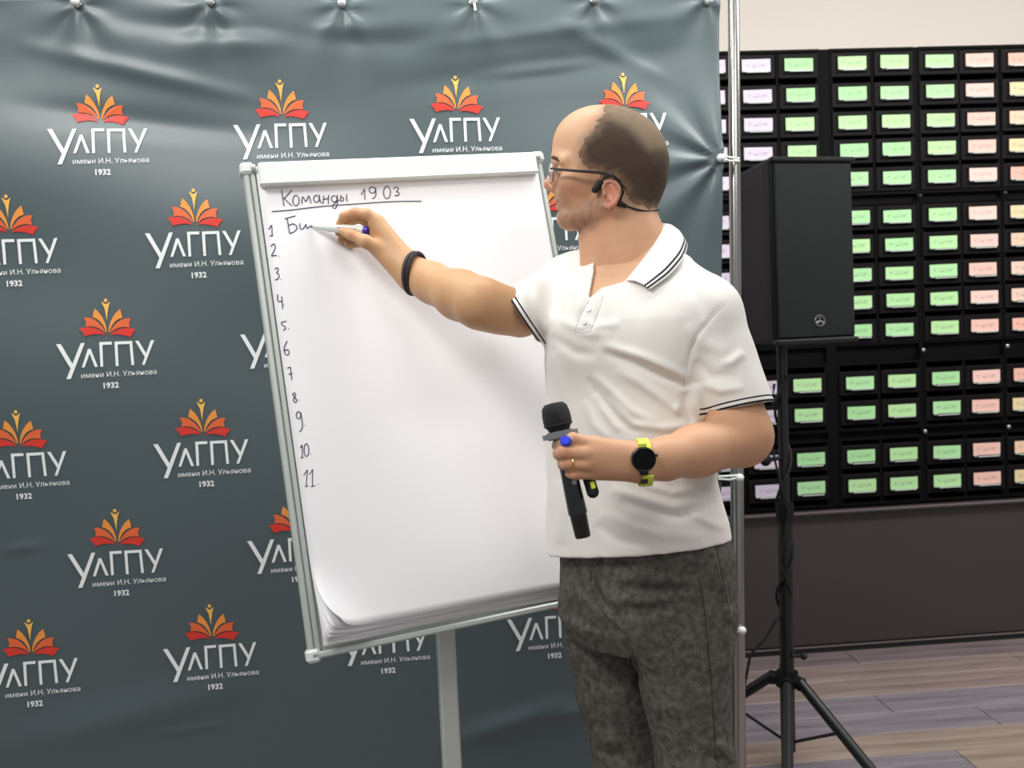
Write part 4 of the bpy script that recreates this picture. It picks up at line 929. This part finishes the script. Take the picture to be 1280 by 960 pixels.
so_ = b.build('stitching', M_seam, shirt); so_.matrix_parent_inverse = Matrix.Identity(4)

# jeans
fj = Field([P(700, 760, 1.7)[0] - .035, 1.42, .03], [P(917, 760, 1.6)[0] + .05, 1.87, P(800, 655, 1.6)[2]], .0034)
zs, cx, cy, a, b_ = [], [], [], [], []
for y, x, hw, bb in ((650, 802, .136, .106), (690, 806, .145, .114), (730, 807, .147, .118), (770, 807, .148, .120), (800, 810, .132, .103)):
    p = P(x, y, DC); zs.append(p[2]); cx.append(p[0]); cy.append(p[1]); a.append(math.sqrt(hw ** 2 - (.62 * bb) ** 2) / .78); b_.append(bb)
fj.loft(zs, cx, cy, a, b_, E1, E2, 2.3, .01)
kn = P(876, 1040, 1.57); an_ = kn + [0.0, .03, -(kn[2] - .10)]; kf = P(803, 1035, 1.70); af = kf + [.0, .04, -(kf[2] - .10)]
fj.chain([P(852, 770, 1.60), P(851, 810, 1.595), P(857, 862, 1.585), P(871, 960, 1.575), kn, an_], [.086, .084, .0735, .065, .062, .052], .02)
fj.chain([P(762, 765, 1.725), P(764, 805, 1.72), P(773, 862, 1.715), P(789, 960, 1.71), kf, af], [.086, .0805, .075, .0665, .062, .052], .02)
fj.cone(P(862, 765, 1.64), P(852, 790, 1.66), .070, .066, .03)
fj.halfspace([0, 0, .055], [0, 0, -1])
ii, pp = fj.band(.02); px, py = proj(pp); dp = (pp - O) @ fwd
dsp = np.zeros(len(pp))
for pts_, w_, amp in [([(770, 722), (810, 724), (868, 727)], 5, .0040), ([(772, 734), (815, 738), (872, 736)], 5, -.0035), ([(765, 746), (800, 752), (850, 748)], 5, .0035), ([(775, 762), (810, 764), (845, 756)], 6, -.003), ([(785, 778), (815, 776), (850, 770)], 6, .003),
                      ([(738, 715), (742, 740), (752, 760), (782, 792)], 3, .0035), ([(744, 722), (750, 748), (776, 776)], 4, -.0035), ([(708, 730), (730, 752), (760, 778)], 6, .0035), ([(706, 760), (730, 778), (765, 796)], 6, -.003),
                      ([(842, 712), (856, 706), (862, 694)], 5, .004), ([(893, 690), (900, 720), (906, 745), (911, 764)], 2.5, .003), ([(904, 762), (914, 766), (910, 778)], 5, .0045), ([(874, 724), (881, 768), (889, 860), (895, 960)], 1.8, .0022), ([(785, 800), (795, 830), (805, 862)], 3, -.003),
                      ([(897, 925), (908, 940), (914, 955)], 5, .006), ([(880, 945), (898, 950), (912, 948)], 5, -.004), ([(742, 912), (760, 925), (778, 928)], 6, .004), ([(745, 935), (765, 945), (790, 942)], 5, -.004), ([(820, 880), (840, 890), (870, 884)], 8, .002), ([(735, 860), (755, 870), (785, 864)], 8, .002)]:
    dsp += gfold(px, py, pts_, w_ * 1.1, amp * 1.6) * (dp < 1.70)
zf = pp[:, 2]; dsp += .0035 * np.sin(zf * 95 + 2 * np.sin(pp[:, 0] * 30)) * smooth01(-zf, -.55, -.15) + .0016 * vnoise(pp, 55, 21) + .0008 * vnoise(pp, 130, 22)
fj.D[ii] -= dsp.astype(np.float32)
M_jean = mat('grey_denim', (106, 102, 96), .9, spec=.15, noise=1, nscale=85, rgb2=(76, 73, 69), bump=.6, bscale=1300)
nt = M_jean.node_tree; n3 = nt.nodes.new('ShaderNodeTexNoise'); n3.inputs['Scale'].default_value = 420; n3.inputs['Detail'].default_value = 4
tc = nt.nodes['Texture Coordinate']; nt.links.new(tc.outputs['Object'], n3.inputs['Vector']); mx2 = nt.nodes.new('ShaderNodeMix'); mx2.data_type = 'RGBA'; mx2.blend_type = 'OVERLAY'; mx2.inputs['Factor'].default_value = .75
pr = nt.nodes['Principled BSDF']; src = pr.inputs['Base Color'].links[0].from_socket; nt.links.new(src, mx2.inputs['A']); nt.links.new(n3.outputs['Fac'], mx2.inputs['B']); nt.links.new(mx2.outputs['Result'], pr.inputs['Base Color'])
jeans = fieldmesh('jeans', [fj.mesh()], [M_jean], person, None, 1)
jb = bvh(jeans); M_js = mat('denim_stitch', (44, 42, 40), .9); M_js2 = mat('pale_denim_stitch', (104, 99, 92), .9)
for pl_, m_ in (([(874, 724), (881, 768), (889, 860), (895, 958)], M_js), ([(876.5, 724), (883.5, 768), (891.5, 860), (897.5, 958)], M_js2), ([(896, 690), (903, 722), (908, 748), (912, 764)], M_js), ([(738, 712), (740, 735), (748, 756), (762, 774), (783, 793)], M_js), ([(746, 712), (748, 733), (745, 750)], M_js2), ([(840, 712), (852, 709), (860, 700), (863, 692)], M_js2)):
    d_ = drape(jb, pl_, .0004, 12)
    if len(d_) > 3: b = MB(); b.tube(d_, .0006, 6); s_ = b.build('seam', m_, jeans); s_.matrix_parent_inverse = Matrix.Identity(4)
for a_, nm_ in ((an_, 0), (af, 1)):
    f_ = Field([a_[0] - .30, a_[1] - .30, 0], [a_[0] + .12, a_[1] + .14, .17], .006); dr = np.array([-.72, -.62, 0]); dr /= np.linalg.norm(dr); c0 = a_ * [1, 1, 0]
    f_.cone(c0 + ZZ * .045 - dr * .035, c0 + dr * .15 + ZZ * .036, .042, .034, .02); f_.cone(c0 + ZZ * .05, c0 + ZZ * .10, .045, .040, .03); f_.halfspace([0, 0, .004], [0, 0, -1])
    sh = fieldmesh('shoe', [f_.mesh()], [mat('dark_shoe_leather', (38, 34, 32), .5)], person, None, 2)

# ------------------------------------------------------------------ what he wears and holds
M_frame = mat('dark_spectacle_frame', (52, 36, 30), .35)
M_wmet = mat('thin_metal_rim', (150, 140, 134), .3, .9)
gl = empty('eyeglasses', 'thin dark-framed eyeglasses on the man\'s nose and ear', 'glasses', tuple(H(691, 212)))
for sg in (-1, 1):
    b = MB(); b.tube([H(690.5, 210.5, sg * .058), H(692, 211, sg * .064), H(715, 213, sg * .073), H(738, 214.5, sg * .079), H(757, 216.5, sg * .082), H(767, 220, sg * .083), H(774, 227, sg * .080), H(783, 237, sg * .075)], [.0022, .0024, .0026, .0029, .0029, .0026, .0022, .0016], 8); b.build('temple', M_frame, gl, True)
    c = H(688.5, 216, sg * .033); b = MB(); b.ring(c, (-1, sg * .12, 0), .0255, .0007, 32, 6, e=(.68, 1)); b.build('rim', M_wmet, gl, True)
    b = MB(); V = [c + ZZ * .0172 * math.cos(t) + np.array([-sg * -.12 * .0, 1, 0]) * .0250 * math.sin(t) + np.array([sg * .12, 0, 0]) * .025 * math.sin(t) for t in np.linspace(0, 2 * math.pi, 33)[:-1]]
    b.add(V, [tuple(range(32))]); gm = mat('lens_glass', (250, 252, 255), .02, trans=1); lo = b.build('lens', gm, gl); so = lo.modifiers.new('t', 'SOLIDIFY'); so.thickness = .0015
    b = MB(); b.tube([H(688.5, 211, sg * .057), H(690.5, 210.5, sg * .060)], .002, 8); b.build('hinge', M_frame, gl, True)
b = MB(); b.tube([H(688.5, 213, -.009), H(687.3, 212, 0), H(688.5, 213, .009)], .0012, 8); b.build('bridge', M_frame, gl, True)

hs = empty('bone_conduction_headset', 'black open-ear headset hooked over the ear and behind the neck', 'headset', tuple(H(775, 255)))
for sg in (-1, 1):
    c = H(747, 233, sg * .071); b = MB(); R3 = [np.array([.85, 0, .5]), np.array([0, 1, 0]), np.array([-.5, 0, .85])]
    g_ = Field(c - .02, c + .02, .0011); g_.cone(H(749, 230, sg * .072), H(744, 237, sg * .071), .0072, .0064, .004); fieldmesh('earpiece', [g_.mesh()], [M_rubber], hs, None, 1)
    b = MB(); b.tube([H(750, 229, sg * .076), H(757, 221, sg * .081), H(766, 219, sg * .085), H(775, 226, sg * .083), H(779, 240, sg * .077), H(775, 251, sg * .071)], .0020, 8); b.build('ear_hook', M_rubber, hs, True)
    b = MB(); b.tube([H(768, 250, sg * .070), H(774, 254, sg * .069), H(783, 258, sg * .067)], [.0045, .0056, .0032], 12); b.build('battery_pod', M_rubber, hs, True)
band_ = [H(783, 257.5, -.067), H(797, 262, -.060), H(811, 264, -.046), H(820, 263, -.026), H(824, 262, 0), H(820, 263, .026), H(811, 264, .046), H(797, 262, .060), H(783, 257.5, .067)]
b = MB(); b.tube(list(crv(band_, 40)), .0016, 8); b.build('neck_band', M_rubber, hs, True)

mk = empty('marker', 'white whiteboard marker with purple end in the writing hand', 'marker', tuple(P(388, 283, bd(388, 283))))
m0 = BB(*bpl(388, 283, PAGE)[:2], PAGE + .001); m1_ = Q(461, 288.5, -.062); md = (m1_ - m0); ML = np.linalg.norm(md); md /= ML
b = MB(); b.tube([m0, m0 + md * .006], [.0012, .0026], 10); b.build('felt_tip', M_ink, mk, True)
b = MB(); b.tube([m0 + md * .006, m0 + md * .012, m0 + md * .036, m0 + md * .040, m0 + md * (ML - .009)], [.0034, .0042, .0074, .0084, .0086], 20); b.build('barrel', M_whitepl, mk, True)
b = MB(); b.tube([m0 + md * (ML - .0095), m0 + md * (ML - .001), m0 + md * ML], [.0088, .0086, .0070], 20); b.build('end_plug', mat('purple_plastic', (72, 48, 168), .35), mk, True)
sd = np.cross(md, fwd); sd /= np.linalg.norm(sd); fr_ = np.cross(sd, md); fr_ = fr_ if fr_ @ fwd < 0 else -fr_
b = MB()
for k, (t0, t1) in enumerate(((.062, .070), (.074, .084), (.086, .104))): b.box(m0 + md * (t0 + t1) / 2 + fr_ * .0084, (t1 - t0, .0014, .0006), (md, sd, fr_))
b.build('printed_line', mat('marker_print', (150, 96, 86), .5), mk)

def wristband(name, label, cat, c, ax, ru, rv, u0):
    pass
wc = P(518.5, 340, HB - .090); axw = P(545, 355, 1.71) - P(505, 336, HB - .08); axw /= np.linalg.norm(axw)
axw = np.array([axw[0], axw[1], -.16 * axw[0]]); axw /= np.linalg.norm(axw)
br = empty('bracelet', 'dark double-cord bracelet with a bead on the writing wrist', 'bracelet', tuple(wc))
for k, o_ in enumerate((-.0032, .0032)):
    b = MB(); b.ring(wc + axw * o_ * 1.35 - ZZ * .003, axw, .0385, .0041, 48, 8, e=(1.0, .80)); b.build('cord', mat('leather_cord', (30, 24, 24) if k else (58, 50, 50), .6, bump=.5, bscale=700), br, True)
b = MB(); b.tube([wc - ZZ * .034 - axw * .006, wc - ZZ * .034 + axw * .006], .0052, 12); b.build('bead', M_rubber, br, True)

wa_c = P(804, 578, 1.399); axl = P(832, 575, 1.402) - P(800, 578, 1.398); axl /= np.linalg.norm(axl)
vup = ZZ - axl * (ZZ @ axl); vup /= np.linalg.norm(vup); vfr = np.cross(vup, axl); vfr = vfr if vfr @ fwd < 0 else -vfr
wt = empty('smartwatch', 'round black watch with a yellow strap on the left wrist', 'watch', tuple(wa_c))
wf = P(804.5, 574, 1.3672); wup = vup * .99 + vfr * .0
M_wface = mat('watch_glass', (4, 4, 5), .35, spec=.2); M_yel = mat('yellow_silicone', (214, 222, 74), .5); M_wm = mat('gunmetal', (46, 46, 50), .3, .8)
b = MB(); b.tube([wf - vfr * .006, wf + vfr * .0025, wf + vfr * .0038], [.0182, .0186, .0172], 40); b.build('watch_case', M_wm, wt, True)
b = MB(); b.tube([wf + vfr * .0036, wf + vfr * .0044], [.0158, .0150], 40); b.build('watch_face', M_wface, wt, True)
b = MB(); b.ring(wf + vfr * .0038, vfr, .0168, .0012, 40, 8); b.build('bezel', M_wm, wt, True)
for k, (a0, a1, m_) in enumerate(((28, 75, M_yel), (75, 150, M_yel), (150, 210, M_rubber), (210, 290, M_yel), (290, 332, M_yel))):
    V = []; nseg = 12
    for i in range(nseg + 1):
        t = math.radians(a0 + (a1 - a0) * i / nseg); d = vfr * math.cos(t) * .0285 + vup * math.sin(t) * .0345
        for wv, th2 in ((-.0085, 0), (.0085, 0), (.0085, .0024), (-.0085, .0024)): V.append(wa_c + d + axl * wv + d / np.linalg.norm(d) * th2)
    Fs = [(i * 4 + j, i * 4 + (j + 1) % 4, (i + 1) * 4 + (j + 1) % 4, (i + 1) * 4 + j) for i in range(nseg) for j in range(4)] + [(0, 1, 2, 3), tuple(nseg * 4 + j for j in (3, 2, 1, 0))]
    b = MB(); b.add(V, Fs); b.build('strap', m_, wt, True)
for sg in (-1, 1):
    b = MB(); b.box(wf + vup * sg * .0205 - vfr * .003, (.013, .007, .005), (axl, vup, vfr), bev=.001); b.build('strap_lug', M_wm if sg < 0 else M_yel, wt)
b = MB(); b.box(wf - vup * .0345 - vfr * .006, (.011, .007, .004), (axl, vup, vfr), bev=.001); b.build('strap_loop', M_rubber, wt)
b = MB(); b.tube([wf + axl * .018 + vup * .004, wf + axl * .0215 + vup * .004], .0022, 10); b.build('crown_button', M_wm, wt, True)

mA = P(694.5, 516, 1.398); mZ = P(729, 672, 1.388); mdv = mZ - mA; mdv /= np.linalg.norm(mdv); Lm = np.linalg.norm(mZ - mA)
mic = empty('microphone', 'black handheld wireless microphone held upright in the left hand', 'microphone', tuple(mZ))
b = MB(); b.tube([mA - mdv * .0155, mA - mdv * .0145, mA - mdv * .009, mA, mA + mdv * .010, mA + mdv * .019, mA + mdv * .023, mA + mdv * .030], [.004, .014, .0195, .0212, .0220, .0214, .0180, .0150], 32); b.build('foam_grille', mat('mic_grille', (24, 24, 26), .7, bump=1, bscale=1500), mic, True)
b = MB(); b.ring(mA + mdv * .0185, mdv, .0214, .0012, 32, 8); b.build('grille_band', M_rubber, mic, True)
b = MB(); b.tube([mA + mdv * .030, mA + mdv * .038], [.0275, .0275], 32); b.tube([mA + mdv * .028, mA + mdv * .040], [.020, .020], 24); b.build('grey_collar', mat('grey_rubber', (120, 122, 124), .6), mic, True)
M_mic = mat('mic_body', (18, 18, 20), .22, coat=.3)
b = MB(); b.tube([mA + mdv * .036, mA + mdv * .09, mA + mdv * .155], [.0138, .0128, .0148], 32); b.build('handle', M_mic, mic, True)
b = MB(); b.tube([mA + mdv * .155, mA + mdv * .157, mZ - mdv * .002, mZ], [.0148, .0132, .0120, .0105], 32); b.build('battery_cap', M_mic, mic, True)
sw = P(718, 603, 1.374); b = MB(); b.ring(sw, -fwd, .0030, .0010, 20, 6); b.tube([sw, sw - fwd * .001], .002, 12); b.build('power_switch', M_steel, mic, True)
cpn = empty('blue_cap', 'small blue marker cap pinched above the knuckles, under the grey collar', 'cap', tuple(P(707, 551, 1.364)))
b = MB(); q = P(707, 551.5, 1.362); dv = -fwd * .75 + ZZ * .5; dv /= np.linalg.norm(dv); b.tube([q - dv * .016, q + dv * .002, q + dv * .004], [.0080, .0083, .0066], 20); b.build('cap_body', mat('blue_plastic', (44, 60, 208), .35), cpn, True)
b = MB(); b.box(q + RT * .007 + dv * -.004, (.003, .02, .003), (RT, dv, np.cross(RT, dv)), bev=.0008); b.build('cap_clip', bpy.data.materials['blue_plastic'], cpn)
rg = P(715, 579.5, 1.3695); fd = P(711, 579.5, 1.369) - P(732, 580.5, 1.370); t = MB(); t.ring(rg, fd, .0112, .0012, 32, 8, e=(1, 1)); tag(t.build('finger_ring', mat('gold', (236, 186, 96), .2, 1), None, True), 'thin gold ring on the hand that holds the microphone', 'ring')
gd = empty('handheld_remote', 'small rounded black and yellow gadget peeking out below the gripping fingers', 'gadget', tuple(P(738, 608, 1.388)))
g0, g1 = P(731, 583, 1.392), P(741, 615, 1.386); c = (g0 + g1) / 2; f_ = Field(c - .045, c + .045, .0016); f_.cone(g0, g1, .0088, .0094, .002); fieldmesh('remote_body', [f_.mesh()], [M_rubber], gd, None, 1)
gu = (g1 - g0) / np.linalg.norm(g1 - g0); gs = np.cross(gu, fwd); gs /= np.linalg.norm(gs); b = MB(); b.box(P(741, 606.5, 1.377), (.007, .011, .003), (gs, gu, np.cross(gs, gu)), bev=.001); b.build('yellow_inlay', M_yel, gd)
